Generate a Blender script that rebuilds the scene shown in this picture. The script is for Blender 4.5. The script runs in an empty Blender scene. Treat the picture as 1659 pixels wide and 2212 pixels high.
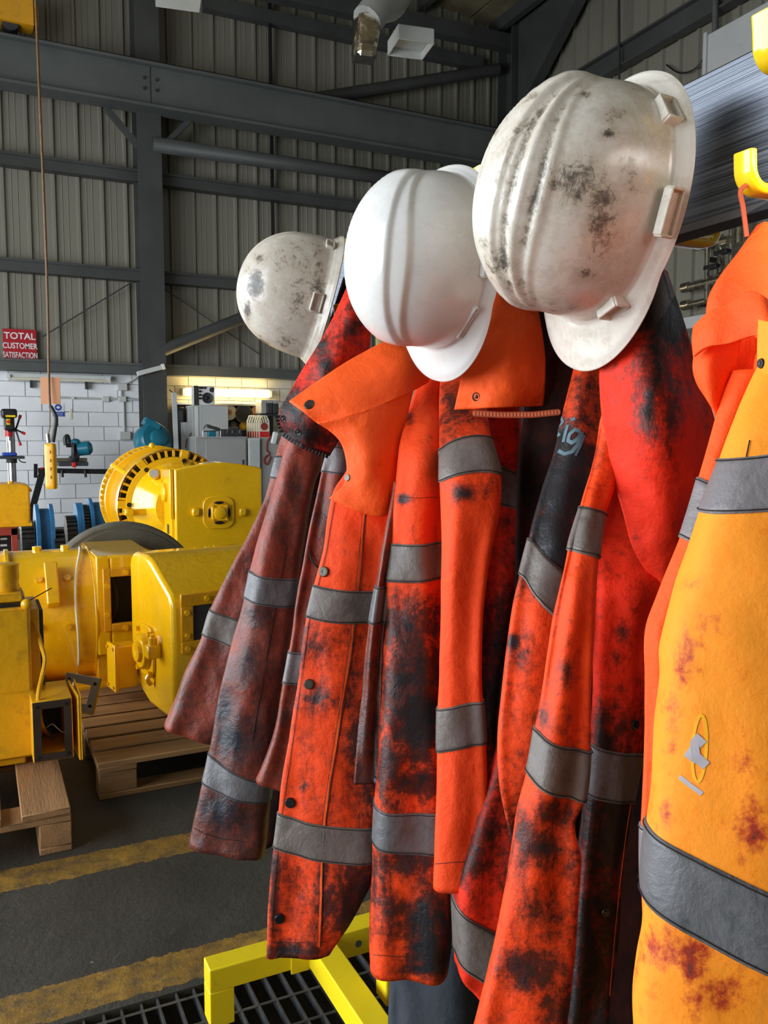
import bpy, bmesh, math, random
import numpy as np
from mathutils import Vector, Matrix
C = bpy.context.scene.collection
rnd = random.Random(7)
# ---------------------------------------------------------------- camera
F = 1800.0
CAMH = 1.35
YAW = math.radians(26.0)
PIT = math.atan((1106 - 950) / F)
cd = bpy.data.cameras.new('camera'); cam = bpy.data.objects.new('camera', cd); C.objects.link(cam)
cd.sensor_fit = 'VERTICAL'; cd.sensor_height = 36.0; cd.lens = 36.0 * F / 2212.0
cd.clip_start = 0.02; cd.clip_end = 200
cam.location = (0, 0, CAMH); cam.rotation_euler = (math.pi / 2 - PIT, 0, -YAW)
bpy.context.scene.camera = cam
# ---------------------------------------------------------------- light
sc = bpy.context.scene
w = bpy.data.worlds.new('sky'); sc.world = w; w.use_nodes = True
bg = w.node_tree.nodes['Background']; bg.inputs[0].default_value = (0.62, 0.78, 1.0, 1); bg.inputs[1].default_value = 0.6
def area(name, loc, rot, sx, sy, e, col):
    l = bpy.data.lights.new(name, 'AREA'); l.shape = 'RECTANGLE'; l.size = sx; l.size_y = sy; l.energy = e; l.color = col
    o = bpy.data.objects.new(name, l); C.objects.link(o); o.location = loc; o.rotation_euler = rot
    return o
# daylight through the big roller door opening in the left wall (lamp stands in the opening)
area('door_daylight', (-5.3, 4.8, 2.3), (0, -math.pi / 2, 0), 4.2, 11.6, 1250, (0.86, 0.93, 1.0))
# daylight from the roof lights
area('roof_daylight', (1.5, 5.0, 8.8), (0, 0, 0), 2.0, 12.0, 26, (1.0, 0.95, 0.86))
# added frontal fill from behind the camera; no open end stands there
area('rear_fill', (-2.6, -5.6, 2.2), (math.pi / 2, 0, 0), 5.0, 4.0, 16, (1.0, 0.97, 0.92))
sl = bpy.data.lights.new('sun', 'SUN'); sl.energy = 17.0; sl.angle = 0.012; sl.color = (1.0, 0.93, 0.8)
so = bpy.data.objects.new('sun', sl); C.objects.link(so)
so.rotation_euler = Vector((0.35, 0.94, -0.2)).to_track_quat('-Z', 'Y').to_euler(); so.location = (-3, -9, 6)
vs = sc.view_settings
vs.view_transform = 'Standard'; vs.look = 'None'; vs.gamma = 1.0; vs.use_curve_mapping = False; vs.exposure = 0.0
# ---------------------------------------------------------------- numbers
fwd = np.array([math.sin(YAW) * math.cos(PIT), math.cos(YAW) * math.cos(PIT), -math.sin(PIT)])
rgt = np.array([math.cos(YAW), -math.sin(YAW), 0.0]); upv = np.cross(rgt, fwd)
CP = np.array([0, 0, CAMH])
def ray(x, y):
    x = np.asarray(x, float)[..., None]; y = np.asarray(y, float)[..., None]
    return fwd + rgt * (x - 829.5) / F - upv * (y - 1106) / F
def P(x, y, d): return CP + ray(x, y) * np.asarray(d, float)[..., None]
def PA(x, y, ax, val):
    r = ray(x, y); return CP + r * ((val - CP[ax]) / r[ax])
def PY(x, y, Y): return PA(x, y, 1, Y)
def PX(x, y, X): return PA(x, y, 0, X)
def PZ(x, y, Z): return PA(x, y, 2, Z)
def proj(p):
    d = np.asarray(p, float) - CP; z = d @ fwd
    return 829.5 + F * (d @ rgt) / z, 1106 - F * (d @ upv) / z
def vnoise(p, seed=0):
    p = np.asarray(p, float) + seed * 17.13; i = np.floor(p).astype(np.int64); f = p - i; f = f * f * (3 - 2 * f); out = 0
    for dx in (0, 1):
        for dy in (0, 1):
            for dz in (0, 1):
                h = (i[..., 0] + dx) * 374761393 + (i[..., 1] + dy) * 668265263 + (i[..., 2] + dz) * 2147483647
                h = (h ^ (h >> 13)) * 1274126177; h = (h ^ (h >> 16)) & 0xffff
                wt = (f[..., 0] if dx else 1 - f[..., 0]) * (f[..., 1] if dy else 1 - f[..., 1]) * (f[..., 2] if dz else 1 - f[..., 2])
                out = out + wt * (h / 32767.5 - 1)
    return out
def fnoise(p, seed=0, o=3):
    p = np.asarray(p, float); a = 1.0; s = 0; t = 0
    for k in range(o):
        s = s + a * vnoise(p * 2 ** k, seed + k * 3); t += a; a *= 0.5
    return s / t
# ---------------------------------------------------------------- materials
def nt(name):
    m = bpy.data.materials.new(name); m.use_nodes = True
    n = m.node_tree; return m, n.nodes, n.links, n.nodes['Principled BSDF']
def mixcol(N, L, fac, a, b):
    m = N.new('ShaderNodeMix'); m.data_type = 'RGBA'
    for s, v in ((m.inputs['Factor'], fac), (m.inputs[6], a), (m.inputs[7], b)):
        if isinstance(v, (int, float)): s.default_value = v
        elif isinstance(v, tuple): s.default_value = v if len(v) == 4 else v + (1,)
        else: L.new(v, s)
    return m.outputs[2]
def noise(N, L, co, scale, detail=4, rough=0.55, dist=0.0):
    n = N.new('ShaderNodeTexNoise'); n.inputs['Scale'].default_value = scale; n.inputs['Detail'].default_value = detail
    n.inputs['Roughness'].default_value = rough; n.inputs['Distortion'].default_value = dist
    L.new(co, n.inputs['Vector']); return n.outputs['Fac']
def coords(N, L, scale=(1, 1, 1), off=(0, 0, 0), kind='Object'):
    t = N.new('ShaderNodeTexCoord'); m = N.new('ShaderNodeMapping'); m.inputs['Scale'].default_value = scale; m.inputs['Location'].default_value = off
    L.new(t.outputs[kind], m.inputs['Vector']); return m.outputs['Vector']
def ramp(N, L, fac, stops, interp='LINEAR'):
    r = N.new('ShaderNodeValToRGB'); r.color_ramp.interpolation = interp
    e = r.color_ramp.elements
    while len(e) < len(stops): e.new(0.5)
    for q, (p, c) in zip(e, stops):
        q.position = p; q.color = (c if isinstance(c, tuple) else (c, c, c)) + (1,)
    L.new(fac, r.inputs[0]); return r.outputs[0]
def math_(N, L, op, a, b):
    m = N.new('ShaderNodeMath'); m.operation = op
    for s, v in ((m.inputs[0], a), (m.inputs[1], b)):
        if isinstance(v, (int, float)): s.default_value = v
        else: L.new(v, s)
    return m.outputs[0]
def bump(N, L, B, h, strength, dist=0.01):
    b = N.new('ShaderNodeBump'); b.inputs['Strength'].default_value = strength; b.inputs['Distance'].default_value = dist
    L.new(h, b.inputs['Height']); L.new(b.outputs[0], B.inputs['Normal'])
def mat(name, col, rough=0.5, metal=0.0, var=0.15, scale=6.0, dirt=None, dirt_amt=0.5, bmp=0.0, bscale=40, emit=None, spec=None, coat=0, stretch=(1, 1, 1), alpha=None, trans=0):
    """plain painted / metal / plastic surface: colour with slow variation, blotchy dirt and a little relief"""
    m, N, L, B = nt(name)
    co = coords(N, L, stretch, (rnd.random() * 9, rnd.random() * 9, 0))
    f = noise(N, L, co, scale, 5, 0.6)
    dk = tuple(c * (1 - var) for c in col); lt = tuple(min(1, c * (1 + var)) for c in col)
    c = ramp(N, L, f, [(0.3, dk), (0.7, lt)])
    if dirt:
        g = noise(N, L, co, scale * 2.3, 8, 0.7, 0.6)
        g2 = ramp(N, L, g, [(0.62 - 0.25 * dirt_amt, 0.0), (0.8, min(1.0, 0.5 + dirt_amt * 0.5))])
        c = mixcol(N, L, g2, c, dirt)
    L.new(c, B.inputs['Base Color'])
    r = ramp(N, L, f, [(0.2, max(0.02, rough * 0.8)), (0.8, min(1, rough * 1.2))]); L.new(r, B.inputs['Roughness'])
    B.inputs['Metallic'].default_value = metal
    if spec is not None: B.inputs['Specular IOR Level'].default_value = spec
    if coat: B.inputs['Coat Weight'].default_value = coat; B.inputs['Coat Roughness'].default_value = 0.08
    if trans: B.inputs['Transmission Weight'].default_value = trans
    if emit: B.inputs['Emission Color'].default_value = emit[0] + (1,); B.inputs['Emission Strength'].default_value = emit[1]
    if bmp: bump(N, L, B, noise(N, L, co, bscale, 4, 0.6), bmp, 0.01)
    return m
def fabric(name, base, brown, dark, seed=0.0, bias=0.0, rough=0.72, contrast=1.0, wv=1.0, bst=0.4, spec=0.3):
    """proofed work-wear cloth: dye colour under grime, grime and painted-shade mask = painted mesh attribute + fibre noise"""
    m, N, L, B = nt(name)
    co = coords(N, L, (1, 1, 1), (seed * 3.1, seed * 1.7, seed))
    cs = coords(N, L, (2.2, 2.2, 0.55), (seed, seed * 2, 0))
    at = N.new('ShaderNodeAttribute'); at.attribute_name = 'dirt'
    n1 = noise(N, L, co, 13, 9, 0.74, 0.5); n2 = noise(N, L, cs, 22, 6, 0.65, 0.3); n3 = noise(N, L, co, 85, 7, 0.75)
    s = math_(N, L, 'ADD', math_(N, L, 'MULTIPLY', math_(N, L, 'SUBTRACT', n1, 0.5), 1.45 * contrast), math_(N, L, 'MULTIPLY', math_(N, L, 'SUBTRACT', n2, 0.5), 0.9 * contrast))
    s = math_(N, L, 'ADD', s, math_(N, L, 'MULTIPLY', math_(N, L, 'SUBTRACT', n3, 0.5), 1.15 * contrast))
    s = math_(N, L, 'ADD', math_(N, L, 'ADD', s, at.outputs['Fac']), bias)
    lite = tuple(min(1, c * 1.08 + 0.004) for c in base)
    c = ramp(N, L, s, [(0.0, lite), (0.3, base), (0.48, tuple(a * 0.55 + b * 0.45 for a, b in zip(base, brown))), (0.68, brown), (0.95, dark)])
    L.new(c, B.inputs['Base Color'])
    r = ramp(N, L, s, [(0.2, rough), (0.9, max(0.3, rough - 0.28))]); L.new(r, B.inputs['Roughness'])
    B.inputs['Specular IOR Level'].default_value = spec
    h = math_(N, L, 'ADD', noise(N, L, co, 24, 6, 0.62, 0.2), math_(N, L, 'MULTIPLY', noise(N, L, co, 420, 2, 0.5), 0.06 * wv))
    bump(N, L, B, h, bst, 0.012)
    return m
# ---------------------------------------------------------------- mesh building
WLOC = {}
def setp(o, label=None, cat=None, group=None, kind=None):
    if label: o['label'] = label
    if cat: o['category'] = cat
    if group: o['group'] = group
    if kind: o['kind'] = kind
    return o
def thing(name, label, cat, loc=(0, 0, 0), rotz=0.0, group=None, rot=None):
    o = bpy.data.objects.new(name, None); C.objects.link(o); o.empty_display_size = 0.05
    M = Matrix.Translation(Vector(loc)) @ (rot.to_4x4() if rot is not None else Matrix.Rotation(rotz, 4, 'Z'))
    o.matrix_world = M; WLOC[o.name] = M
    return setp(o, label, cat, group)
def link(name, me, parent=None, world=False, label=None, kind=None):
    o = bpy.data.objects.new(name, me); C.objects.link(o)
    if parent is not None:
        o.parent = parent; M = WLOC.get(parent.name, Matrix.Identity(4))
        WLOC[o.name] = M
        if world: me.transform(M.inverted())
    else: WLOC[o.name] = Matrix.Identity(4)
    return setp(o, label, None, None, kind)
def rotm(d):
    return Vector(d).to_track_quat('Z', 'Y').to_matrix()
class MB:
    def __init__(s): s.v = []; s.f = []
    def add(s, vs, fs):
        n = len(s.v); s.v += [tuple(map(float, v)) for v in vs]; s.f += [tuple(i + n for i in f) for f in fs]; return s
    def box(s, c, size, R=None):
        hx, hy, hz = (q / 2 for q in size)
        vs = [Vector((x * hx, y * hy, z * hz)) for x in (-1, 1) for y in (-1, 1) for z in (-1, 1)]
        if R is not None: vs = [R @ v for v in vs]
        return s.add([v + Vector(c) for v in vs], [(0, 1, 3, 2), (4, 6, 7, 5), (0, 4, 5, 1), (2, 3, 7, 6), (0, 2, 6, 4), (1, 5, 7, 3)])
    def bb(s, lo, hi):
        return s.box([(a + b) / 2 for a, b in zip(lo, hi)], [abs(b - a) for a, b in zip(lo, hi)])
    def bar(s, p0, p1, wd, ht, up=(0, 0, 1)):
        p0 = Vector(p0); p1 = Vector(p1); z = (p1 - p0); l = z.length; z.normalize(); u = Vector(up)
        if abs(z.dot(u)) > 0.98: u = Vector((1, 0, 0))
        x = u.cross(z).normalized(); y = z.cross(x)
        return s.box((p0 + p1) / 2, (wd, ht, l), Matrix((x, y, z)).transposed())
    def rings(s, rs, cap0=True, cap1=True):
        n = len(rs[0]); b = len(s.v)
        for r in rs: s.v += [tuple(map(float, p)) for p in r]
        for i in range(len(rs) - 1):
            for k in range(n):
                s.f.append((b + i * n + k, b + i * n + (k + 1) % n, b + (i + 1) * n + (k + 1) % n, b + (i + 1) * n + k))
        if cap0: s.f.append(tuple(b + k for k in reversed(range(n))))
        if cap1: s.f.append(tuple(b + (len(rs) - 1) * n + k for k in range(n)))
        return s
    def lathe(s, prof, o, axis, n=32, cap=True):
        """prof = [(distance along axis, radius)]"""
        R = rotm(axis); o = Vector(o); rs = []
        for t, r in prof:
            rs.append([o + R @ Vector((r * math.cos(a), r * math.sin(a), t)) for a in (2 * math.pi * k / n for k in range(n))])
        return s.rings(rs, cap, cap)
    def cyl(s, p0, p1, r, n=16, r1=None):
        d = Vector(p1) - Vector(p0)
        return s.lathe([(0, r), (d.length, r if r1 is None else r1)], p0, d, n)
    def tube(s, pts, r, n=8, smooth=True):
        pts = [Vector(p) for p in pts]
        if smooth and len(pts) > 2:
            q = []
            for i in range(len(pts) - 1):
                p0 = pts[max(i - 1, 0)]; p1 = pts[i]; p2 = pts[i + 1]; p3 = pts[min(i + 2, len(pts) - 1)]
                for k in range(6):
                    t = k / 6; q.append(0.5 * ((2 * p1) + (p2 - p0) * t + (2 * p0 - 5 * p1 + 4 * p2 - p3) * t * t + (3 * p1 - p0 - 3 * p2 + p3) * t ** 3))
            pts = q + [pts[-1]]
        rs = []; u = None
        for i, p in enumerate(pts):
            d = (pts[min(i + 1, len(pts) - 1)] - pts[max(i - 1, 0)]).normalized()
            if u is None: u = d.orthogonal().normalized()
            u = (u - d * u.dot(d)).normalized(); v = d.cross(u)
            rr = r[min(i, len(r) - 1)] if isinstance(r, (list, tuple)) else r
            rs.append([p + u * (rr * math.cos(a)) + v * (rr * math.sin(a)) for a in (2 * math.pi * k / n for k in range(n))])
        return s.rings(rs)
    def sweep(s, pts, sec, up):
        """sweep a 2-D section (list of (x,y)) along pts; up = fixed side vector"""
        pts = [Vector(p) for p in pts]; up = Vector(up).normalized(); rs = []
        for i, p in enumerate(pts):
            d = (pts[min(i + 1, len(pts) - 1)] - pts[max(i - 1, 0)]).normalized(); x = up; y = d.cross(x).normalized()
            rs.append([p + x * a + y * b for a, b in sec])
        return s.rings(rs)
    def prism(s, poly, o, ux, uy, uz, t):
        """polygon (a,b) in the plane o + a*ux + b*uy, thickness t along uz"""
        o = Vector(o); ux = Vector(ux); uy = Vector(uy); uz = Vector(uz)
        return s.rings([[o + ux * a + uy * b for a, b in poly], [o + ux * a + uy * b + uz * t for a, b in poly]])
    def sphere(s, c, r, n=16, m=10, R=None):
        rx, ry, rz = (r, r, r) if not isinstance(r, tuple) else r; c = Vector(c); rs = []
        for i in range(m + 1):
            t = math.pi * i / m; t = min(max(t, 0.02), math.pi - 0.02)
            ring = [Vector((rx * math.sin(t) * math.cos(a), ry * math.sin(t) * math.sin(a), -rz * math.cos(t))) for a in (2 * math.pi * k / n for k in range(n))]
            rs.append([c + (R @ v if R is not None else v) for v in ring])
        return s.rings(rs)
    def mesh(s, name, m, smooth=40):
        me = bpy.data.meshes.new(name); me.from_pydata(s.v, [], s.f); me.update()
        bm = bmesh.new(); bm.from_mesh(me); bmesh.ops.recalc_face_normals(bm, faces=bm.faces); bm.to_mesh(me); bm.free()
        if m is not None: me.materials.append(m)
        if smooth:
            me.polygons.foreach_set('use_smooth', [True] * len(me.polygons)); me.set_sharp_from_angle(angle=math.radians(smooth))
        return me
    def build(s, name, m, parent=None, world=False, bevel=0, smooth=40, label=None, kind=None, seg=2):
        o = link(name, s.mesh(name, m, smooth), parent, world, label, kind)
        if bevel:
            b = o.modifiers.new('edge', 'BEVEL'); b.width = bevel; b.segments = seg; b.limit_method = 'ANGLE'; b.angle_limit = math.radians(35); b.harden_normals = False
        return o
def single(o, label, cat, group=None, kind=None): return setp(o, label, cat, group, kind)
def dup(src, label=None, loc=None, group=None, rotz=None):
    r = src.copy(); C.objects.link(r)
    if loc is not None: r.location = loc
    if rotz is not None: r.rotation_euler = (0, 0, rotz)
    if label: r['label'] = label
    if group: r['group'] = group
    for ch in src.children:
        c = ch.copy(); C.objects.link(c); c.parent = r
        for g in ch.children:
            d = g.copy(); C.objects.link(d); d.parent = c
    return r
def rrect(wd, ht, r, n=4):
    p = []
    for cx, cy, a0 in ((wd / 2 - r, ht / 2 - r, 0), (-wd / 2 + r, ht / 2 - r, 90), (-wd / 2 + r, -ht / 2 + r, 180), (wd / 2 - r, -ht / 2 + r, 270)):
        for k in range(n + 1):
            a = math.radians(a0 + 90 * k / n); p.append((cx + r * math.cos(a), cy + r * math.sin(a)))
    return p
# ---------------------------------------------------------------- material set
M = {}
M['clad'] = mat('cladding', (0.225, 0.21, 0.165), 0.42, 0, 0.14, 0.35, (0.11, 0.10, 0.075), 0.25, stretch=(1, 1, 0.3))
M['steel'] = mat('grey_painted_steel', (0.058, 0.060, 0.056), 0.55, 0, 0.15, 2.0, (0.05, 0.05, 0.045), 0.3)
M['steel_l'] = mat('light_grey_painted_steel', (0.095, 0.102, 0.096), 0.5, 0, 0.12, 2.0, (0.1, 0.1, 0.09), 0.2)
M['block'] = mat('white_painted_block', (0.86, 0.87, 0.88), 0.6, 0, 0.04, 3.0, (0.5, 0.48, 0.45), 0.12, 0.25, 60)
M['mortar'] = mat('white_painted_mortar', (0.70, 0.71, 0.73), 0.7, 0, 0.05, 3.0)
M['cream'] = mat('cream_painted_block', (0.74, 0.70, 0.58), 0.6, 0, 0.05, 3.0, (0.45, 0.4, 0.3), 0.15, 0.2, 60)
M['roof'] = mat('roof_liner', (0.20, 0.165, 0.09), 0.8, 0, 0.3, 1.2, (0.07, 0.06, 0.04), 0.4, 0.4, 12)
M['black'] = mat('black_paint', (0.012, 0.012, 0.013), 0.4, 0, 0.3, 8)
M['dark'] = mat('dark_grey', (0.035, 0.035, 0.038), 0.55, 0, 0.25, 8, (0.1, 0.09, 0.08), 0.2)
M['rubber'] = mat('black_rubber', (0.02, 0.02, 0.021), 0.7, 0, 0.2, 8)
M['yel'] = mat('yellow_gloss_enamel', (0.92, 0.50, 0.004), 0.17, 0, 0.06, 3.0, (0.35, 0.2, 0.02), 0.16, 0.3, 26, coat=0.8)
M['yel2'] = mat('worn_yellow_enamel', (0.84, 0.42, 0.006), 0.35, 0, 0.08, 4.0, (0.22, 0.12, 0.02), 0.34, 0.35, 22, coat=0.2)
M['yel3'] = mat('yellow_powder_coat', (0.88, 0.66, 0.012), 0.32, 0, 0.04, 5.0, (0.3, 0.24, 0.1), 0.14)
M['hook'] = mat('yellow_hook_enamel', (0.92, 0.64, 0.012), 0.12, 0, 0.03, 5.0, None, 0, 0, coat=0.9)
M['amber'] = mat('ochre_enamel', (0.72, 0.33, 0.005), 0.3, 0, 0.08, 3, (0.25, 0.12, 0.01), 0.22, 0.4, 24, coat=0.2)
M['chrome'] = mat('bright_pipe', (0.62, 0.58, 0.5), 0.28, 1.0, 0.2, 10, (0.2, 0.17, 0.12), 0.3)
M['steelb'] = mat('bare_steel', (0.45, 0.45, 0.45), 0.3, 1.0, 0.2, 10)
M['foil'] = mat('aluminium_foil', (0.75, 0.68, 0.55), 0.22, 1.0, 0.2, 9, None, 0, 1.0, 16)
M['white'] = mat('white_plastic', (0.82, 0.82, 0.80), 0.35, 0, 0.03, 5)
M['offw'] = mat('off_white_enamel', (0.62, 0.63, 0.6), 0.4, 0, 0.06, 4, (0.35, 0.33, 0.3), 0.15)
M['cab'] = mat('grey_cabinet_enamel', (0.36, 0.36, 0.34), 0.4, 0, 0.06, 3, (0.2, 0.19, 0.17), 0.2)
M['cab2'] = mat('pale_cabinet_enamel', (0.52, 0.53, 0.52), 0.4, 0, 0.05, 3, (0.3, 0.3, 0.28), 0.15)
M['teal'] = mat('teal_enamel', (0.012, 0.16, 0.23), 0.3, 0, 0.1, 6, (0.02, 0.06, 0.08), 0.25)
M['blue'] = mat('blue_enamel', (0.03, 0.17, 0.36), 0.45, 0, 0.15, 6, (0.02, 0.05, 0.08), 0.35)
M['bluel'] = mat('blue_vice', (0.03, 0.08, 0.42), 0.35, 0, 0.1, 6)
M['rustb'] = mat('rust_brown_edge', (0.035, 0.020, 0.012), 0.6, 0, 0.3, 14, (0.03, 0.02, 0.015), 0.4)
M['red'] = mat('red_oxide', (0.30, 0.035, 0.02), 0.5, 0, 0.2, 6, (0.08, 0.02, 0.02), 0.3)
M['redp'] = mat('red_plastic', (0.62, 0.02, 0.02), 0.35, 0, 0.05, 6)
M['signred'] = mat('sign_red', (0.42, 0.012, 0.02), 0.4, 0, 0.05, 4)
M['signblue'] = mat('sign_blue', (0.02, 0.07, 0.42), 0.4, 0, 0.03, 4)
M['gear'] = mat('oily_gear_steel', (0.05, 0.048, 0.045), 0.35, 0.6, 0.3, 12, (0.015, 0.014, 0.012), 0.4)
M['disc'] = mat('grey_cast_disc', (0.125, 0.115, 0.085), 0.6, 0.1, 0.2, 8, (0.05, 0.045, 0.035), 0.45, 0.2, 60)
M['wood'] = mat('pallet_wood', (0.27, 0.14, 0.05), 0.75, 0, 0.28, 5, (0.05, 0.028, 0.015), 0.5, 0.35, 40, stretch=(0.35, 4, 4))
M['wood2'] = mat('pallet_wood_pale', (0.36, 0.19, 0.08), 0.75, 0, 0.2, 5, (0.16, 0.09, 0.04), 0.3, 0.35, 40, stretch=(4, 0.35, 4))
M['card'] = mat('brown_card', (0.55, 0.25, 0.12), 0.7, 0, 0.06, 8)
M['cable'] = mat('ochre_cable', (0.17, 0.085, 0.03), 0.5, 0, 0.3, 30, (0.06, 0.04, 0.03), 0.4)
M['cream_w'] = mat('cream_plastic', (0.72, 0.68, 0.52), 0.45, 0, 0.04, 8)
M['lit'] = mat('lit_tube', (1, 0.9, 0.6), 0.4, 0, 0, 5, emit=((1.0, 0.74, 0.32), 16))
M['galv'] = mat('galvanised_grating', (0.22, 0.22, 0.22), 0.4, 0.85, 0.3, 20, (0.06, 0.055, 0.05), 0.4)
M['pit'] = mat('pit_concrete', (0.03, 0.027, 0.022), 0.8, 0, 0.3, 6)
M['thread'] = mat('dark_thread', (0.02, 0.014, 0.012), 0.8, 0, 0.1, 8)
M['thread_o'] = mat('orange_thread', (0.5, 0.09, 0.03), 0.8, 0, 0.1, 8)
M['zipo'] = mat('pale_orange_zip', (0.75, 0.22, 0.10), 0.5, 0, 0.1, 9)
M['snap'] = mat('dark_brass_snap', (0.10, 0.085, 0.07), 0.35, 0.7, 0.3, 90)
M['snapk'] = mat('black_snap', (0.014, 0.014, 0.016), 0.35, 0.2, 0.3, 90)
M['rust'] = mat('stained_timber', (0.26, 0.15, 0.07), 0.7, 0, 0.3, 6, (0.1, 0.06, 0.03), 0.4)
def mat_floor():
    m, N, L, B = nt('concrete_floor')
    co = coords(N, L); f = noise(N, L, co, 3.0, 8, 0.65); g = noise(N, L, co, 38, 6, 0.7)
    base = ramp(N, L, f, [(0.3, (0.032, 0.029, 0.023)), (0.7, (0.066, 0.060, 0.046))])
    base = mixcol(N, L, ramp(N, L, g, [(0.62, 0.0), (0.72, 0.5)]), base, (0.018, 0.017, 0.015))
    sp = N.new('ShaderNodeTexNoise'); sp.inputs['Scale'].default_value = 30; sp.inputs['Detail'].default_value = 3; L.new(co, sp.inputs['Vector'])
    base = mixcol(N, L, ramp(N, L, sp.outputs['Fac'], [(0.735, 0.0), (0.76, 0.75)]), base, (0.26, 0.24, 0.2))
    # two worn yellow walkway lines (flat paint)
    x = N.new('ShaderNodeSeparateXYZ'); L.new(co, x.inputs[0])
    yy = math_(N, L, 'ADD', x.outputs['Y'], math_(N, L, 'MULTIPLY', math_(N, L, 'SUBTRACT', noise(N, L, co, 24, 5, 0.7), 0.5), 0.05))
    fac = None
    for y0, y1 in ((2.645, 2.785), (1.99, 2.125)):
        a = math_(N, L, 'MULTIPLY', math_(N, L, 'GREATER_THAN', yy, y0), math_(N, L, 'LESS_THAN', yy, y1))
        fac = a if fac is None else math_(N, L, 'ADD', fac, a)
    wear = ramp(N, L, noise(N, L, co, 17, 8, 0.75), [(0.36, 0.25), (0.56, 0.95)])
    paint = ramp(N, L, noise(N, L, co, 9, 6, 0.7), [(0.3, (0.20, 0.10, 0.012)), (0.7, (0.44, 0.24, 0.03))])
    c = mixcol(N, L, math_(N, L, 'MULTIPLY', fac, wear), base, paint)
    L.new(c, B.inputs['Base Color']); B.inputs['Roughness'].default_value = 0.62
    bump(N, L, B, math_(N, L, 'ADD', f, math_(N, L, 'MULTIPLY', g, 0.5)), 0.5, 0.02)
    return m
M['floor'] = mat_floor()
def mat_rail():
    m, N, L, B = nt('brushed_steel_rail')
    co = coords(N, L, (90, 0.6, 420)); f = noise(N, L, co, 1.0, 4, 0.6)
    L.new(ramp(N, L, f, [(0.3, (0.10, 0.11, 0.13)), (0.7, (0.22, 0.24, 0.28))]), B.inputs['Base Color'])
    L.new(ramp(N, L, f, [(0.3, 0.26), (0.7, 0.42)]), B.inputs['Roughness'])
    B.inputs['Metallic'].default_value = 1.0; B.inputs['Anisotropic'].default_value = 0.6
    bump(N, L, B, f, 0.12, 0.002)
    return m
M['rail'] = mat_rail()
# ---------------------------------------------------------------- setting
def st(o): o['kind'] = 'structure'; return o
fl = MB(); x0, x1, y0, y1 = -5.5, 9.5, -6.0, 13.8; px0, px1, py0, py1 = -0.62, 2.2, -1.2, 1.965
fl.bb((x0, y0, -0.3), (px0, y1, 0)); fl.bb((px1, y0, -0.3), (x1, y1, 0)); fl.bb((px0, py1, -0.3), (px1, y1, 0)); fl.bb((px0, y0, -0.3), (px1, py0, 0))
floor = st(fl.build('floor', M['floor'], smooth=0))
MB().bb((px0, py0, -0.34), (px1, py1, -0.3)).build('drain_bed', M['pit'], floor, True)
gt = MB()
bar = MB().box((0, 0, 0), (0.0045, py1 - py0, 0.026)).mesh('grating_bar', M['galv'], 0)
i = 0; xx = px0 + 0.02
while xx < px1 and xx < 1.35:
    o = link('grating_bar', bar if i == 0 else bar, floor); o.location = (xx, (py0 + py1) / 2, -0.016 + rnd.uniform(-.001, .001)); o.rotation_euler = (0, rnd.uniform(-.04, .04), rnd.uniform(-.002, .002)); xx += 0.043; i += 1
rod = MB().cyl((px0, 0, 0), (px1, 0, 0), 0.0035, 8).mesh('grating_rod', M['galv'])
yy = py1 - 0.03
while yy > 0.9:
    o = link('grating_rod', rod, floor); o.location = (0, yy, -0.006); yy -= 0.1
# ceiling: shallow pitch with liner panels and purlins
ce = MB(); ce.add([(x0, y0, 10.6), (x1, y0, 9.05), (x1, y1, 9.05), (x0, y1, 10.6), (x0, y0, 10.8), (x1, y0, 9.25), (x1, y1, 9.25), (x0, y1, 10.8)], [(0, 1, 2, 3), (7, 6, 5, 4), (0, 4, 5, 1), (1, 5, 6, 2), (2, 6, 7, 3), (3, 7, 4, 0)])
ceil = st(ce.build('ceiling', M['roof'], smooth=0))
def rz(x): return 10.6 - (x - x0) * 1.55 / 15
pn = MB().box((0, 0, 0), (1.0, 1.16, 0.03), Matrix.Rotation(0.103, 3, 'Y')).mesh('liner_panel', M['roof'], 0)
for a in range(6):
    for b in range(5):
        o = link('liner_panel', pn, ceil); X = 9.0 - a * 1.03; o.location = (X, 13.2 - b * 1.2, rz(X) - 0.05 - rnd.uniform(0, .02))
for X in (8.9, 7.4, 5.8, 4.2):
    MB().bb((X - 0.06, 2, rz(X) - 0.32), (X + 0.06, 13.7, rz(X) - 0.1)).build('purlin', M['steel'], ceil, True)
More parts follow.
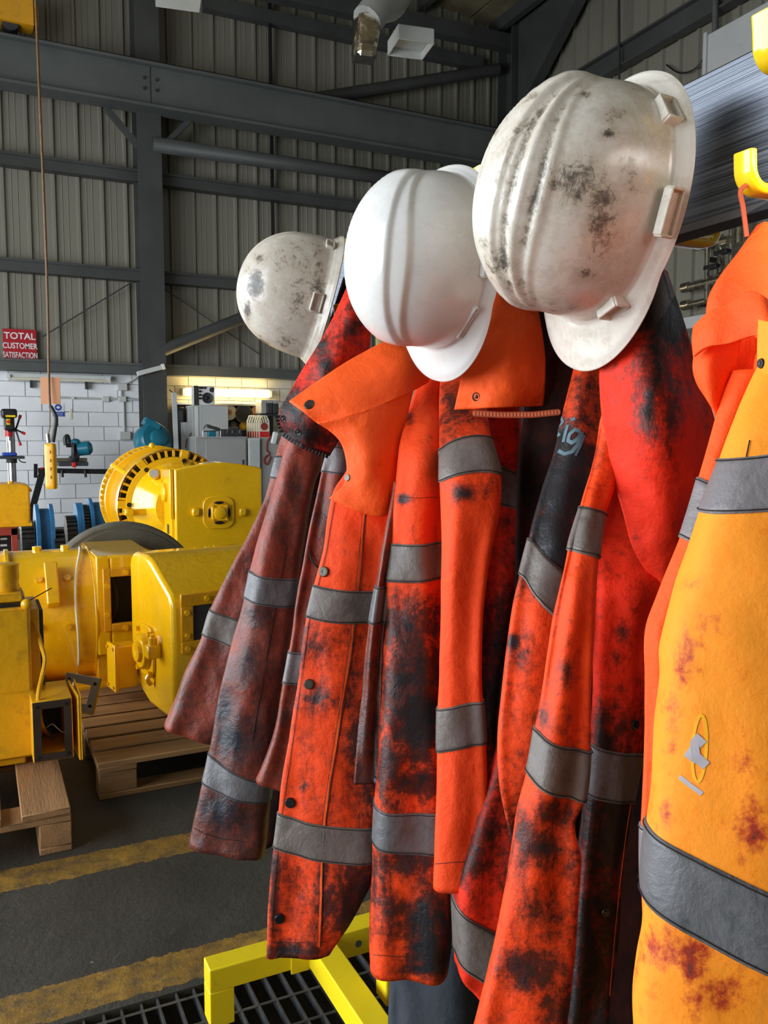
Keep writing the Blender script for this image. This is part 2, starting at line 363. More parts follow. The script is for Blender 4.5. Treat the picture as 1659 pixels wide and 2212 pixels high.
# back wall (wall_north): blockwork below, profiled cladding above
WB = 13.8; BT = 2.45
wb = st(MB().bb((x0, WB, 0), (x1, WB + 0.2, 10.8)).build('wall_north', M['mortar'], smooth=0))
blk = MB().box((0, 0, 0), (0.437, 0.06, 0.212)); bw = blk.mesh('block', M['block'], 0); bc = MB().box((0, 0, 0), (0.437, 0.06, 0.212)).mesh('block', M['cream'], 0)
for r in range(11):
    for c_ in range(14):
        X = -0.2 + c_ * 0.447 + (r % 2) * 0.2235
        o = link('block', bw if X < 2.6 else bc, wb); o.location = (X, WB - 0.02 + rnd.uniform(-.003, .003), 0.11 + r * 0.2225)
MB().bb((6.25, WB - 0.05, 0), (x1, WB, BT)).build('plastered_panel', M['cream'], wb, True, smooth=0)
def profile_panel(wd, ht, m):
    """one profiled sheet: flat pans with raised ribs and minor swages, standing on z=0, face toward -y"""
    prof = []; n = 3; p = wd / n
    for k in range(n):
        o = k * p
        prof += [(o, 0), (o + 0.02, -0.045), (o + 0.055, -0.045), (o + 0.075, 0), (o + 0.15, 0), (o + 0.158, -0.008), (o + 0.166, 0), (o + 0.235, 0), (o + 0.243, -0.008), (o + 0.251, 0)]
    prof.append((wd, 0)); mb = MB(); nv = len(prof)
    vs = [(a, b, 0) for a, b in prof] + [(a, b, ht) for a, b in prof] + [(a, 0.012, 0) for a, b in prof] + [(a, 0.012, ht) for a, b in prof]
    fs = [(i, i + 1, nv + i + 1, nv + i) for i in range(nv - 1)] + [(2 * nv + i + 1, 2 * nv + i, 3 * nv + i, 3 * nv + i + 1) for i in range(nv - 1)]
    mb.add(vs, fs); return mb.mesh('cladding_panel', m, 0)
pp = profile_panel(1.05, 8.3, M['clad'])
for k in range(15):
    X = -5.5 + k * 1.05
    if X < -1: continue
    if X + 1.05 > x1 + 0.1: break
    o = link('cladding_panel', pp, wb); o.location = (X, WB - 0.03, BT + 0.04)
# right wall
we = st(MB().bb((x1, y0, 0), (x1 + 0.2, y1, 10.8)).build('wall_east', M['mortar'], smooth=0))
pe = profile_panel(1.05, 8.3, M['clad'])
for k in range(9):
    o = link('cladding_panel', pe, we); o.location = (x1 - 0.03, 13.75 - k * 1.05, BT + 0.04); o.rotation_euler = (0, 0, -math.pi / 2)
# left wall with the open roller door; rear wall with an unseen slot, added to aim sun onto the near coat
wl = MB(); wl.bb((x0 - 0.2, y0, 0), (x0, -1.0, 10.8)); wl.bb((x0 - 0.2, 10.7, 0), (x0, y1, 10.8)); wl.bb((x0 - 0.2, -1.0, 4.5), (x0, 10.7, 10.8))
st(wl.build('wall_west', M['clad'], smooth=0))
wr = MB(); wx0, wx1, wz0, wz1 = -1.86, -1.36, 1.25, 3.1
wr.bb((x0, y0 - 0.2, 0), (wx0, y0, 10.8)); wr.bb((wx1, y0 - 0.2, 0), (x1, y0, 10.8)); wr.bb((wx0, y0 - 0.2, 0), (wx1, y0, wz0)); wr.bb((wx0, y0 - 0.2, wz1), (wx1, y0, 10.8))
st(wr.build('wall_south', M['clad'], smooth=0))
# unseen wall added across the yard to keep low sun off the door
yb = st(MB().bb((-16, -22, 0), (-15, 20, 11)).build('wall_sunblock', M['offw'], smooth=0))
yd = st(MB().bb((-40, -40, -0.4), (-5.7, 40, -0.32)).build('ground', M['floor'], smooth=0))
# ---------------------------------------------------------------- steel frame
def steel(name, mb, label, m='steel', cat='beam', group=None, bevel=0):
    o = mb.build(name, M[m], smooth=0, bevel=bevel); setp(o, label, cat, group); return o
def ibeam(mb, p0, p1, h, b, up=(0, 0, 1), tf=0.03, tw=0.02):
    p0 = Vector(p0); p1 = Vector(p1); z = (p1 - p0).normalized(); u = Vector(up); u = (u - z * u.dot(z)).normalized()
    mb.bar(p0 + u * (h / 2 - tf / 2), p1 + u * (h / 2 - tf / 2), b, tf, u); mb.bar(p0 - u * (h / 2 - tf / 2), p1 - u * (h / 2 - tf / 2), b, tf, u); mb.bar(p0, p1, tw, h - 2 * tf, u)
YC = 13.45
mb = MB(); ibeam(mb, (2.52, YC, 0), (2.52, YC, 10.0), 0.42, 0.36, (0, 1, 0))
col = steel('steel_column', mb, 'grey steel column standing against the back wall left of the helmets', cat='column')
MB().bb((2.33, YC - 0.26, 0), (2.71, YC - 0.21, 0.02)).build('base_plate', M['steel'], col, True)
mb = MB(); ibeam(mb, (9.2, 13.4, 0), (9.2, 13.4, 9.2), 0.46, 0.38, (0, 1, 0))
steel('steel_column', mb, 'dark steel corner column where back and right walls meet', cat='column')
mb = MB(); mb.bb((-5.4, 13.05, 6.28), (9.0, 13.09, 6.84)); mb.bb((-5.4, 12.95, 6.84), (9.0, 13.3, 6.88)); mb.bb((-5.4, 12.95, 6.24), (9.0, 13.3, 6.28))
rb = steel('crane_runway_beam', mb, 'deep grey runway beam crossing the back wall high up', 'steel_l')
mb = MB(); mb.bb((-5.4, 13.08, 6.88), (9.0, 13.18, 6.95)); mb.build('crane_rail', M['black'], rb, True, smooth=0)
for dx in (-0.09, 0.09):
    for dz in (0.12, 0.27):
        MB().cyl((2.52 + dx, 13.05, 6.4 + dz), (2.52 + dx, 13.03, 6.4 + dz), 0.025, 6).build('bolt', M['dark'], rb, True)
MB().bb((2.515, 13.046, 6.28), (2.525, 13.05, 6.84)).build('splice_joint', M['black'], rb, True)
for s, dx in ((-1, -0.62), (1, 0.62)):
    mb = MB(); mb.bar((2.52 + s * 0.15, 13.3, 5.75), (2.52 + dx, 13.3, 6.25), 0.1, 0.08); steel('knee_brace', mb, 'short angled bracket under the runway beam, %s side of the column' % ('window' if s < 0 else 'helmet'), cat='bracket')
# horizontal girts on the back wall
for z, lab in ((5.40, 'upper grey girt rail across the back wall cladding'), (3.90, 'middle grey girt rail across the back wall cladding')):
    mb = MB(); mb.bb((-5.4, WB - 0.26, z - 0.09), (9.1, WB - 0.08, z + 0.09)); mb.bb((-5.4, WB - 0.29, z + 0.05), (9.1, WB - 0.26, z + 0.09)); steel('girt', mb, lab, cat='rail')
mb = MB(); mb.bb((-5.4, WB - 0.32, 2.37), (9.1, WB - 0.06, 2.50)); mb.bb((-5.4, WB - 0.36, 2.50), (9.1, WB - 0.06, 2.535))
steel('sill_channel', mb, 'grey steel channel running along the top of the white blockwork', 'steel_l', 'rail')
a = PY(330, 312, 13.2); b = PY(840, 385, 13.2); mb = MB().cyl(a, b + (b - a) * 0.6, 0.11, 16); steel('strut_tube', mb, 'round grey tube strut just below the runway beam', cat='tube').data.shade_smooth()
a = PY(440, 8, 13.64); b = PY(832, 95, 13.64); mb = MB().bar(a, b + (b - a) * 0.62, 0.16, 0.2); steel('eaves_girt', mb, 'dark girt high on back wall behind the foil duct', cat='rail')
a = PY(833, 36, 13.3); b = PY(1114, 98, 13.3); mb = MB().bar(a - (b - a) * 0.9, b, 0.2, 0.26); steel('eaves_beam', mb, 'dark eaves beam directly under the roof liner', cat='beam')
def brace(x0_, y0_, x1_, y1_, r, lab, name='brace_tube', Y=13.3):
    a = PY(x0_, y0_, Y); b = PY(x1_, y1_, Y); o = MB().cyl(a, b, r, 14).build(name, M['steel']); setp(o, lab, 'brace')
brace(350, 757, 640, 640, 0.1, 'grey tubular brace rising from the column foot behind the far helmet')
brace(545, 235, 1075, 150, 0.1, 'grey tubular brace rising from the runway beam to the corner column', Y=13.44)
brace(92, 727, 292, 605, 0.011, 'thin sag rod slanting down left from the column', 'tie_rod', 13.6)
brace(335, 610, 560, 765, 0.011, 'thin sag rod slanting down right from the column', 'tie_rod', 13.6)
mb = MB().bar(PY(582, -20, 13.62), PY(590, 520, 13.62), 0.05, 0.05); steel('cable_conduit', mb, 'thin dark upright conduit on the back wall cladding', 'black', 'conduit')
# portal frame corner haunch + right-hand wall steel
o = MB().prism([(0, 0), (0, -1.45), (-0.22, -1.45), (-2.1, 0)], (9.1, 13.1, 8.92), (0, 1, 0), (0, 0, 1), (1, 0, 0), 0.2).build('haunch', M['steel'], smooth=0)
setp(o, 'dark sloping haunch plate filling the roof corner above the helmets', 'haunch')
mb = MB(); ibeam(mb, (9.31, 13.1, 7.32), (9.31, 3.0, 7.32), 0.34, 0.18); steel('girt', mb, 'dark wall beam on the right wall above the steel rail', cat='beam')
mb = MB(); ibeam(mb, (9.33, 13.1, 4.6), (9.33, 3.0, 4.6), 0.2, 0.14); steel('girt', mb, 'dark wall rail seen below the steel rail, behind the pipes', cat='rail')
# ---------------------------------------------------------------- coat rack
RX = 0.70
rack = thing('coat_rack', 'yellow wheeled coat rack with a wide brushed steel rail carrying the jackets', 'rack', (RX, 1.6, 0))
MB().bb((RX, -0.5, 1.581), (RX + 0.022, 1.70, 1.732)).build('rail', M['rail'], rack, True, 0.002, label='brushed steel rail')
MB().bb((RX - 0.004, -0.5, 1.572), (RX + 0.026, 1.70, 1.581)).build('rail_lip', M['dark'], rack, True, 0.001)
def sq(mb, p0, p1, wd=0.052): mb.bar(p0, p1, wd, wd); return mb
sq(MB(), (RX + 0.05, 1.5, 0.17), (RX + 0.05, 1.5, 1.73)).build('post', M['yel3'], rack, True, 0.004)
sq(MB(), (RX + 0.05, -0.45, 0.17), (RX + 0.05, -0.45, 1.73)).build('post', M['yel3'], rack, True, 0.004)
MB().bb((RX + 0.02, -0.45, 1.60), (RX + 0.05, -0.41, 1.72)).build('rail_bracket', M['yel3'], rack, True, 0.002)
MB().bb((RX + 0.02, 1.47, 1.60), (RX + 0.05, 1.53, 1.72)).build('rail_bracket', M['yel3'], rack, True, 0.002)
zt = 0.205
fa = PZ(446, 2082, zt); FY = float(fa[1]) + 0.0; FX0 = float(fa[0])
sq(MB(), (0.667, -0.45, zt - 0.027), (0.667, FY - 0.02, zt - 0.027), 0.058).build('base_beam', M['yel3'], rack, True, 0.003)
for Y in (FY, -0.45):
    mb = MB(); mb.bb((FX0, Y - 0.027, zt - 0.054), (FX0 + 0.66, Y + 0.027, zt)); mb.build('cross_foot', M['yel3'], rack, True, 0.003)
    for X in (FX0 + 0.027, FX0 + 0.633):
        MB().bb((X - 0.027, Y - 0.027, zt - 0.135), (X + 0.027, Y + 0.027, zt - 0.054)).build('foot_leg', M['yel3'], rack, True, 0.002)
        ca = MB().cyl((X, Y, zt - 0.150), (X, Y, zt - 0.135), 0.02, 16).build('castor', M['steelb'], rack, True)
        MB().cyl((X - 0.013, Y - 0.01, 0.03), (X + 0.013, Y - 0.01, 0.03), 0.03, 20).build('castor_wheel', M['white'], ca, True, 0.004)
        mb = MB(); mb.bb((X - 0.02, Y - 0.028, 0.03), (X - 0.015, Y + 0.012, zt - 0.15)); mb.bb((X + 0.015, Y - 0.028, 0.03), (X + 0.02, Y + 0.012, zt - 0.15)); mb.bb((X - 0.02, Y - 0.028, zt - 0.155), (X + 0.02, Y + 0.016, zt - 0.148)); mb.build('castor_fork', M['steelb'], ca, True, 0.002)
MB().cyl((0.76, FY - 0.027, zt - 0.03), (0.76, FY - 0.037, zt - 0.03), 0.009, 6).build('bolt', M['steelb'], rack, True)
mb = MB(); mb.bb((0.595, FY - 0.034, zt - 0.06), (0.80, FY - 0.027, zt + 0.002)); mb.build('joint_plate', M['yel3'], rack, True, 0.001)
# hooks: flat bar bent to an upper and a lower prong, both sides of the rail
sec = rrect(0.022, 0.0095, 0.004, 3)
def arc(c, r, a0, a1, n=7): return [(c[0] + r * math.cos(math.radians(a0 + (a1 - a0) * k / n)), c[1] + r * math.sin(math.radians(a0 + (a1 - a0) * k / n))) for k in range(n + 1)]
def hook(Y, label, side=-1, up=True):
    h = thing('coat_hook', label, 'hook', (RX if side < 0 else RX + 0.026, Y, 1.64), group='hooks along the steel rail')
    T = lambda q: [(side * a, 0, b) for a, b in q]
    MB().bb((side * 0.0, -0.012, -0.066), (side * 0.007, 0.012, 0.03)).build('mount_plate', M['hook'], h, False, 0.003)
    lo = [(0.0, -0.062), (0.03, -0.062)] + arc((0.046, -0.044), 0.018, -90, 0) + [(0.0645, -0.037), (0.065, -0.03)]
    o = MB().sweep(T(lo), sec, (0, 1, 0)).build('lower_prong', M['hook'], h, False, 0.001)
    if up:
        hi = [(0.0, 0.05), (0.012, 0.05)] + arc((0.028, 0.068), 0.018, -90, 0) + [(0.047, 0.08), (0.049, 0.094)]
        MB().sweep(T(hi), sec, (0, 1, 0)).build('upper_prong', M['hook'], h, False, 0.001)
    return h
def ypix(px, py, X): return float(PX(px, py, X)[1])
hook(0.557, 'yellow double hook nearest the camera, holding the bright orange coat')
hook(0.79, 'yellow double hook behind the largest helmet')
hook(1.03, 'yellow double hook whose tip shows between the two nearest helmets')
hook(1.27, 'yellow double hook hidden between the middle and far jackets')
hook(1.51, 'yellow double hook beside the blue-scuffed helmet at the rail end')
hook(0.735, 'yellow hook on the far face of the rail, seen from below', 1)
# ---------------------------------------------------------------- helmets
def mat_helmet(name, tint, amt, seed, warm=(0.44, 0.34, 0.22)):
    m, N, L, B = nt(name)
    co = coords(N, L, (1, 1, 1), (seed, seed * 2, 0))
    at = N.new('ShaderNodeAttribute'); at.attribute_name = 'dirt'
    a = noise(N, L, co, 20, 9, 0.75, 1.0); b = noise(N, L, co, 70, 8, 0.8, 0.5)
    cs = coords(N, L, (60, 14, 60), (seed, 0, 1)); sc_ = noise(N, L, cs, 3.2, 8, 0.8, 2.2)
    s = math_(N, L, 'ADD', math_(N, L, 'MULTIPLY', math_(N, L, 'SUBTRACT', a, 0.5), 1.1), math_(N, L, 'MULTIPLY', math_(N, L, 'SUBTRACT', b, 0.5), 1.3))
    s = math_(N, L, 'ADD', s, at.outputs['Fac'])
    soft = ramp(N, L, s, [(-0.0, 0.12 * amt), (0.5, 0.75 * amt)])
    hard = ramp(N, L, s, [(0.33, 0.0), (0.55, 0.75), (0.75, 0.95)])
    scr = ramp(N, L, math_(N, L, 'ADD', math_(N, L, 'MULTIPLY', at.outputs['Fac'], 0.28), sc_), [(0.66, 0.0), (0.70, 0.6 * amt)])
    c = mixcol(N, L, soft, tint, warm); c = mixcol(N, L, scr, c, (0.10, 0.085, 0.07)); c = mixcol(N, L, hard, c, (0.045, 0.04, 0.036))
    L.new(c, B.inputs['Base Color'])
    L.new(ramp(N, L, s, [(0.1, 0.2), (0.7, 0.5)]), B.inputs['Roughness'])
    B.inputs['Subsurface Weight'].default_value = 0.0
    B.inputs['Coat Weight'].default_value = 0.25; B.inputs['Coat Roughness'].default_value = 0.12
    bump(N, L, B, b, 0.04, 0.002)
    return m
def setattr_dirt(me, vals):
    a = me.attributes.new('dirt', 'FLOAT', 'POINT'); a.data.foreach_set('value', np.asarray(vals, np.float32).ravel())
def sstep(x, a, b): t = np.clip((x - a) / (b - a), 0, 1); return t * t * (3 - 2 * t)
def blobsum(X, Y, blobs):
    s = np.zeros_like(X)
    for bx_, by_, rx, ry, st_ in blobs:
        s = np.maximum(s, st_ * np.exp(-(((X - bx_) / rx) ** 2 + ((Y - by_) / ry) ** 2) * 1.2)) if st_ > 0 else s + st_ * np.exp(-(((X - bx_) / rx) ** 2 + ((Y - by_) / ry) ** 2))
    return s
def helmet(label, cx, cy, d, alpha, rho, H, style, m, blobs, base=0.0, sx=1.0, sy=1.0, peak=0.052, inner='cream_w', scl=1.0):
    pos = P(cx, cy, d); v = Vector(CP - pos).normalized(); hr = Vector((0, 0, 1)).cross(v).normalized(); hu = v.cross(hr).normalized()
    al = math.radians(alpha); ro = math.radians(rho)
    front = (-math.sin(ro) * hr - math.cos(ro) * hu); side = (-math.cos(ro) * hr + math.sin(ro) * hu)
    crown = (math.cos(al) * side + math.sin(al) * v).normalized(); xax = front.cross(crown).normalized()
    R = Matrix((xax, front, crown)).transposed()
    t = thing('hard_hat', label, 'helmet', pos, group='white hard hats on the rack', rot=R @ Matrix.Scale(scl, 3))
    nphi, nr = 168, 54; ph = np.linspace(0, 2 * math.pi, nphi, endpoint=False)
    A, Bk, Fr = 0.110 * sx, 0.136 * sy, 0.134 * sy
    ex = 0.92
    cxp = np.sign(np.cos(ph)) * np.abs(np.cos(ph)) ** ex * A; sn = np.sin(ph)
    cyp = np.sign(sn) * np.abs(sn) ** ex * np.where(sn > 0, Fr, Bk)
    rows = []
    for i in range(nr):
        th = math.pi / 2 * (i + 0.35) / (nr - 0.65); r = math.sin(th) ** 0.93; z = H * max(math.cos(th), 0) ** 0.80
        rows.append(np.stack([cxp * r, cyp * r, np.full_like(ph, z)], -1))
    G = np.array(rows)                                                # dome
    X, Y, Z = G[..., 0], G[..., 1], G[..., 2]; ax = np.abs(X); fade = sstep(Z, 0.28 * H, 0.62 * H)
    lens = np.clip(1 - (Y / (0.142 * sy)) ** 2, 0, 1) ** 0.8
    if style == 'ribs':
        h = 0.0042 * sstep(ax, 0.066 * lens, 0.058 * lens - 0.002) + 0.0040 * sstep(ax, 0.046 * lens, 0.040 * lens - .001) + 0.0045 * sstep(ax, 0.020 * lens, 0.014 * lens)
        h -= 0.004 * np.exp(-((ax - 0.052 * lens) / 0.0035) ** 2) * lens + 0.0045 * np.exp(-((ax - 0.029 * lens) / 0.004) ** 2) * lens
    elif style == 'panel':
        h = 0.0055 * sstep(ax, 0.070 * lens + 0.003, 0.067 * lens) + 0.0055 * sstep(ax, 0.046 * lens + 0.003, 0.043 * lens)
    else:
        h = 0.002 * sstep(ax, 0.016, 0.012) * sstep(Z, 0.2 * H, 0.5 * H)
    nrm = G / np.array([A * A, Fr * Fr, H * H]); nrm /= np.linalg.norm(nrm, axis=-1, keepdims=True)
    G = G + nrm * (h * fade)[..., None]
    # flange and peak
    fw = np.clip((sn - 0.35) / 0.65, 0, 1) ** 1.1
    out = np.stack([np.cos(ph) * A, sn * Fr, 0 * ph], -1); out /= np.linalg.norm(out, axis=-1, keepdims=True)
    fl_ = []
    for k, u in enumerate((0.12, 0.3, 0.5, 0.7, 0.88, 0.97, 1.0)):
        wdt = 0.013 + peak * fw + (0.006 if style == 'ribs' else 0.0) * np.clip(-sn, 0, 1) ** 3
        drop = -0.004 - (0.010 + 0.004 * fw) * u + 0.006 * (1 - u) ** 2 - (0.003 if k > 4 else 0)
        q = np.stack([cxp, cyp, drop], -1) + out * (wdt * u)[..., None]
        q[..., 0] *= 1 - 0.10 * fw * u
        fl_.append(q)
    G = np.concatenate([G, np.array(fl_)], 0)
    n0, n1 = G.shape[:2]; vs = G.reshape(-1, 3)
    fs = [(i * n1 + k, (i + 1) * n1 + k, (i + 1) * n1 + (k + 1) % n1, i * n1 + (k + 1) % n1) for i in range(n0 - 1) for k in range(n1)] + [tuple(range(n1))]
    me = bpy.data.meshes.new('shell'); me.from_pydata(vs.tolist(), [], fs); me.update(); me.materials.append(m); me.polygons.foreach_set('use_smooth', [True] * len(me.polygons))
    Rn = np.array(R); wv = vs @ (Rn.T * scl) + np.array(pos); qx, qy = proj(wv)
    rib = np.zeros((n0, n1)); 
    if style == 'ribs':
        e = np.exp(-((ax - 0.052 * lens) / 0.004) ** 2) + np.exp(-((ax - 0.029 * lens) / 0.0045) ** 2); rib[:nr] = 0.30 * e * fade * lens + 0.10 * sstep(ax, .08, .03)
    setattr_dirt(me, blobsum(qx, qy, blobs) + base + rib.ravel())
    o = link('shell', me, t); s = o.modifiers.new('wall', 'SOLIDIFY'); s.thickness = 0.0024; s.offset = -1
    # harness inside
    hb_ = []
    for k in range(40):
        a = 2 * math.pi * k / 40; hb_.append((0.078 * sx * math.cos(a), 0.098 * sy * math.sin(a)))
    mb = MB(); mb.rings([[(x, y, z) for x, y in hb_] for z in (-0.02, 0.012)], False, False)
    hbn = mb.build('headband', M[inner], t); q = hbn.modifiers.new('wall', 'SOLIDIFY'); q.thickness = 0.0025
    for k in range(3):
        a = math.pi * k / 3 + 0.4; pts = []
        for j in range(9):
            b = math.pi * j / 8; pts.append((0.078 * sx * math.cos(b) * math.cos(a), 0.098 * sy * math.cos(b) * math.sin(a), 0.012 + (H - 0.05) * math.sin(b)))
        MB().sweep(pts, [(-0.008, -0.001), (0.008, -0.001), (0.008, 0.001), (-0.008, 0.001)], (-math.sin(a), math.cos(a), 0)).build('cradle_strap', M[inner], hbn)
    return t, R
def lug(t, ang, z, size, name, m, tilt=0.0, sx=1.0, off=0.0):
    """raised box section moulded on the lower shell at angle ang (deg, 0 = near side, + toward the peak)"""
    a = math.radians(ang); A = 0.110 * sx + off; B_ = 0.135 + off
    p = Vector((-A * math.cos(a), B_ * math.sin(a), z)); nrm = Vector((-math.cos(a) / A, math.sin(a) / B_, 0)).normalized(); tg = Vector((0, 0, 1)).cross(nrm)
    nrm2 = (nrm + Vector((0, 0, tilt))).normalized(); up = nrm2.cross(tg)
    R = Matrix((tg, up, nrm2)).transposed(); w_, h_, d_ = size
    mb = MB(); 
    for q, s_ in (((0, h_ / 2, 0), (w_, 0.004, d_)), ((0, -h_ / 2, 0), (w_, 0.004, d_)), ((w_ / 2, 0, 0), (0.004, h_, d_)), ((-w_ / 2, 0, 0), (0.004, h_, d_)), ((0, 0, -d_ * 0.2), (w_, h_, d_ * 0.5))):
        mb.box(p + R @ Vector(q), s_, R)
    o = mb.build(name, m, t, False, 0.0015); setattr_dirt(o.data, [0.1] * len(o.data.vertices)); return o
mh1 = mat_helmet('helmet_shell_grubby', (0.84, 0.79, 0.70), 1.0, 1.3)
mh2 = mat_helmet('helmet_shell_clean', (0.84, 0.83, 0.80), 0.45, 4.1)
mh3 = mat_helmet('helmet_shell_stained', (0.74, 0.70, 0.62), 1.0, 7.7)
h1, R1 = helmet('largest white hard hat, ribbed crown with black smears and side slot', 1306, 450, 0.88, 42, 15, 0.165, 'ribs', mh1,
    [(1235, 390, 70, 70, .50), (1300, 470, 46, 130, .46), (1315, 290, 24, 12, .8), (1330, 250, 40, 30, .3), (1360, 360, 60, 90, .26), (1235, 660, 90, 30, .2), (1070, 560, 40, 60, .25), (1265, 205, 18, 10, .5), (1265, 590, 26, 18, .55), (1180, 440, 40, 70, .2), (1250, 350, 90, 60, .25), (1340, 400, 50, 60, .16), (1270, 720, 40, 22, .25), (1440, 420, 12, 160, .22), (1080, 300, 60, 90, .10)], 0.02, sx=0.89, scl=0.87)
lug(h1, -4, 0.006, (0.05, 0.020, 0.012), 'accessory_slot', mh1, -0.1)
lug(h1, 52, 0.006, (0.030, 0.022, 0.014), 'peak_lug', mh1)
lug(h1, -55, 0.006, (0.030, 0.022, 0.014), 'nape_lug', mh1)
h2, R2 = helmet('middle white hard hat, cleanest of the three, smooth stepped crown', 948, 568, 1.03, 44, 5, 0.158, 'panel', mh2,
    [(950, 422, 14, 8, .3), (910, 650, 22, 10, .22), (985, 520, 90, 70, .16), (850, 420, 60, 60, .10)], -0.04, 0.97, 1.02, peak=0.044, scl=0.757)
lug(h2, 40, 0.008, (0.06, 0.006, 0.008), 'gutter_rib', mh2)
lug(h2, -2, 0.004, (0.04, 0.018, 0.010), 'accessory_slot', mh2, -0.1)
mh_b = mat('blue_scuff', (0.09, 0.12, 0.17), 0.5, 0, 0.3, 60)
h3, R3 = helmet('farthest white hard hat, plain dome scuffed with dark blue paint', 684, 648, 1.55, 7, 16, 0.172, 'plain', mh3,
    [(552, 615, 20, 42, .62), (535, 668, 10, 30, .55), (655, 590, 50, 60, .2), (640, 690, 60, 70, .12), (690, 600, 16, 120, .3), (560, 740, 40, 16, .35), (600, 560, 80, 50, .2), (560, 560, 14, 20, .4), (660, 640, 60, 90, .25), (620, 735, 40, 30, .25)], 0.12, 0.98, 0.97, 0.002, scl=0.85)
lug(h3, 2, 0.012, (0.038, 0.02, 0.010), 'accessory_slot', mh3, -0.1)
lug(h3, -58, 0.010, (0.02, 0.016, 0.014), 'nape_lug', mh3)
# ---------------------------------------------------------------- garments
def interp_rows(rows, n):
    R = np.array(rows, float); mid = np.stack([(R[:, 0] + R[:, 2]) / 2, (R[:, 1] + R[:, 3]) / 2], 1)
    t = np.concatenate([[0], np.cumsum(np.linalg.norm(np.diff(mid, axis=0), axis=1))]); t /= t[-1]
    return R, t
def hermite(R, t, q):
    q = np.clip(q, 0, 1); i = np.clip(np.searchsorted(t, q, side='right') - 1, 0, len(t) - 2); h = (t[i + 1] - t[i]); s = (q - t[i]) / h
    m = np.gradient(R, t, axis=0); h = h[..., None]; s = s[..., None]
    return (2 * s**3 - 3 * s**2 + 1) * R[i] + (s**3 - 2 * s**2 + s) * h * m[i] + (-2 * s**3 + 3 * s**2) * R[i + 1] + (s**3 - s**2) * h * m[i + 1]
class Piece:
    """cloth surface with parameters u (across / around) and v (down)"""
    def grid(s, us, vs): U, V = np.meshgrid(us, vs); return s.S(U, V)
    def normal(s, U, V):
        e = 2e-3; a = s.S(U + e, V) - s.S(U - e, V); b = s.S(U, V + e) - s.S(U, V - e); n = np.cross(a, b)
        n /= np.linalg.norm(n, axis=-1, keepdims=True) + 1e-12; p = s.S(U, V); fl = np.sum(n * (CP - p), -1, keepdims=True)
        return n if s.closed and False else np.where(fl < 0, -n, n) if not s.closed else n * s.sgn
    def locate(s, px, py):
        x, y = s.px, s.py; d = (x - px) ** 2 + (y - py) ** 2 + np.where(s.front, 0, 1e7); k = np.unravel_index(np.argmin(d), d.shape)
        u, v = s.us[k[1]], s.vs[k[0]]
        for _ in range(6):
            q = lambda a, b: np.array(proj(s.S(np.array([[a]]), np.array([[b]]))[0, 0]))
            e = 1e-3; c = q(u, v); r = np.array([px, py]) - c; J = np.stack([(q(u + e, v) - c) / e, (q(u, v + e) - c) / e], 1)
            try: dl = np.linalg.solve(J, r)
            except np.linalg.LinAlgError: break
            dl = np.clip(dl, -0.05, 0.05); u += dl[0]; v = min(max(v + dl[1], 0), 1)
            if abs(r).max() < 0.3: break
        U, V = np.array([[u]]), np.array([[v]]); p = s.S(U, V)[0, 0]; n = s.normal(U, V)[0, 0]
        if n @ (CP - p) < 0: n = -n
        return Vector(p), Vector(n), u, v
class Tube(Piece):
    closed = True
    def __init__(s, rows, ds=1.0, tr=0.5, ex=0.85, fold=0.004, ff=3, crump=0.004, seed=0, nu=48, nv=100, flare=0.0):
        s.R, s.t = interp_rows(rows, 0); s.ds = ds; s.tr = tr; s.ex = ex; s.fold = fold; s.ff = ff; s.cr = crump; s.seed = seed; s.sgn = 1
        s.us = np.arange(nu) / nu; s.vs = np.linspace(0, 1, nv); s.fin()
    def fin(s):
        U, V = np.meshgrid(s.us, s.vs); s.G = s.S(U, V); n = s.normal(U, V)
        c = s.G.mean(1, keepdims=True); s.sgn = 1 if np.mean(np.sum(n * (s.G - c), -1)) > 0 else -1; n = n * s.sgn
        s.front = np.sum(n * (CP - s.G), -1) > 0; s.px, s.py = proj(s.G)
    def S(s, U, V):
        r = hermite(s.R, s.t, V); d = r[..., 4] * s.ds
        L = P(r[..., 0], r[..., 1], d); Q = P(r[..., 2], r[..., 3], d); Cn = (L + Q) / 2; a = (Q - L) / 2; la = np.linalg.norm(a, axis=-1, keepdims=True)
        n = CP - Cn; n = n * np.array([1, 1, 0]); n = n - a * (np.sum(n * a, -1, keepdims=True) / la**2); n /= np.linalg.norm(n, axis=-1, keepdims=True)
        ph = 2 * math.pi * U; c, q = np.cos(ph), np.sin(ph)
        tr = r[..., 5] if s.R.shape[1] > 5 else s.tr
        cx = np.sign(c) * np.abs(c) ** s.ex; bz = np.sign(q) * np.abs(q) ** s.ex
        b = np.maximum(la[..., 0] * tr, 0.008)
        sd = s.seed * 1.37
        vr = np.clip(V * 3, 0.35, 1)
        w = s.fold * vr * (np.sin(s.ff * ph + 2.2 * np.sin(3.1 * V + sd) + sd) + 0.6 * np.sin((s.ff + 2) * ph + 3 * V + 2.3 * sd) )
        p = Cn + a * cx[..., None] + n * (bz * b)[..., None]
        if s.cr:
            st_ = p * np.array([1, 1, 0.55]); nz = fnoise(st_ * 26, int(s.seed) + 3, 3); ridg = 1 - np.abs(fnoise(st_ * 15, int(s.seed) + 11, 2)) * 3
            w = w + s.cr * (nz * 1.2 + 0.6 * np.clip(ridg, -1, 1))
        edge = np.abs(q) ** 0.6
        return p + n * (w * np.sign(q) * edge)[..., None] + a / la * (w * 0.25 * c)[..., None]
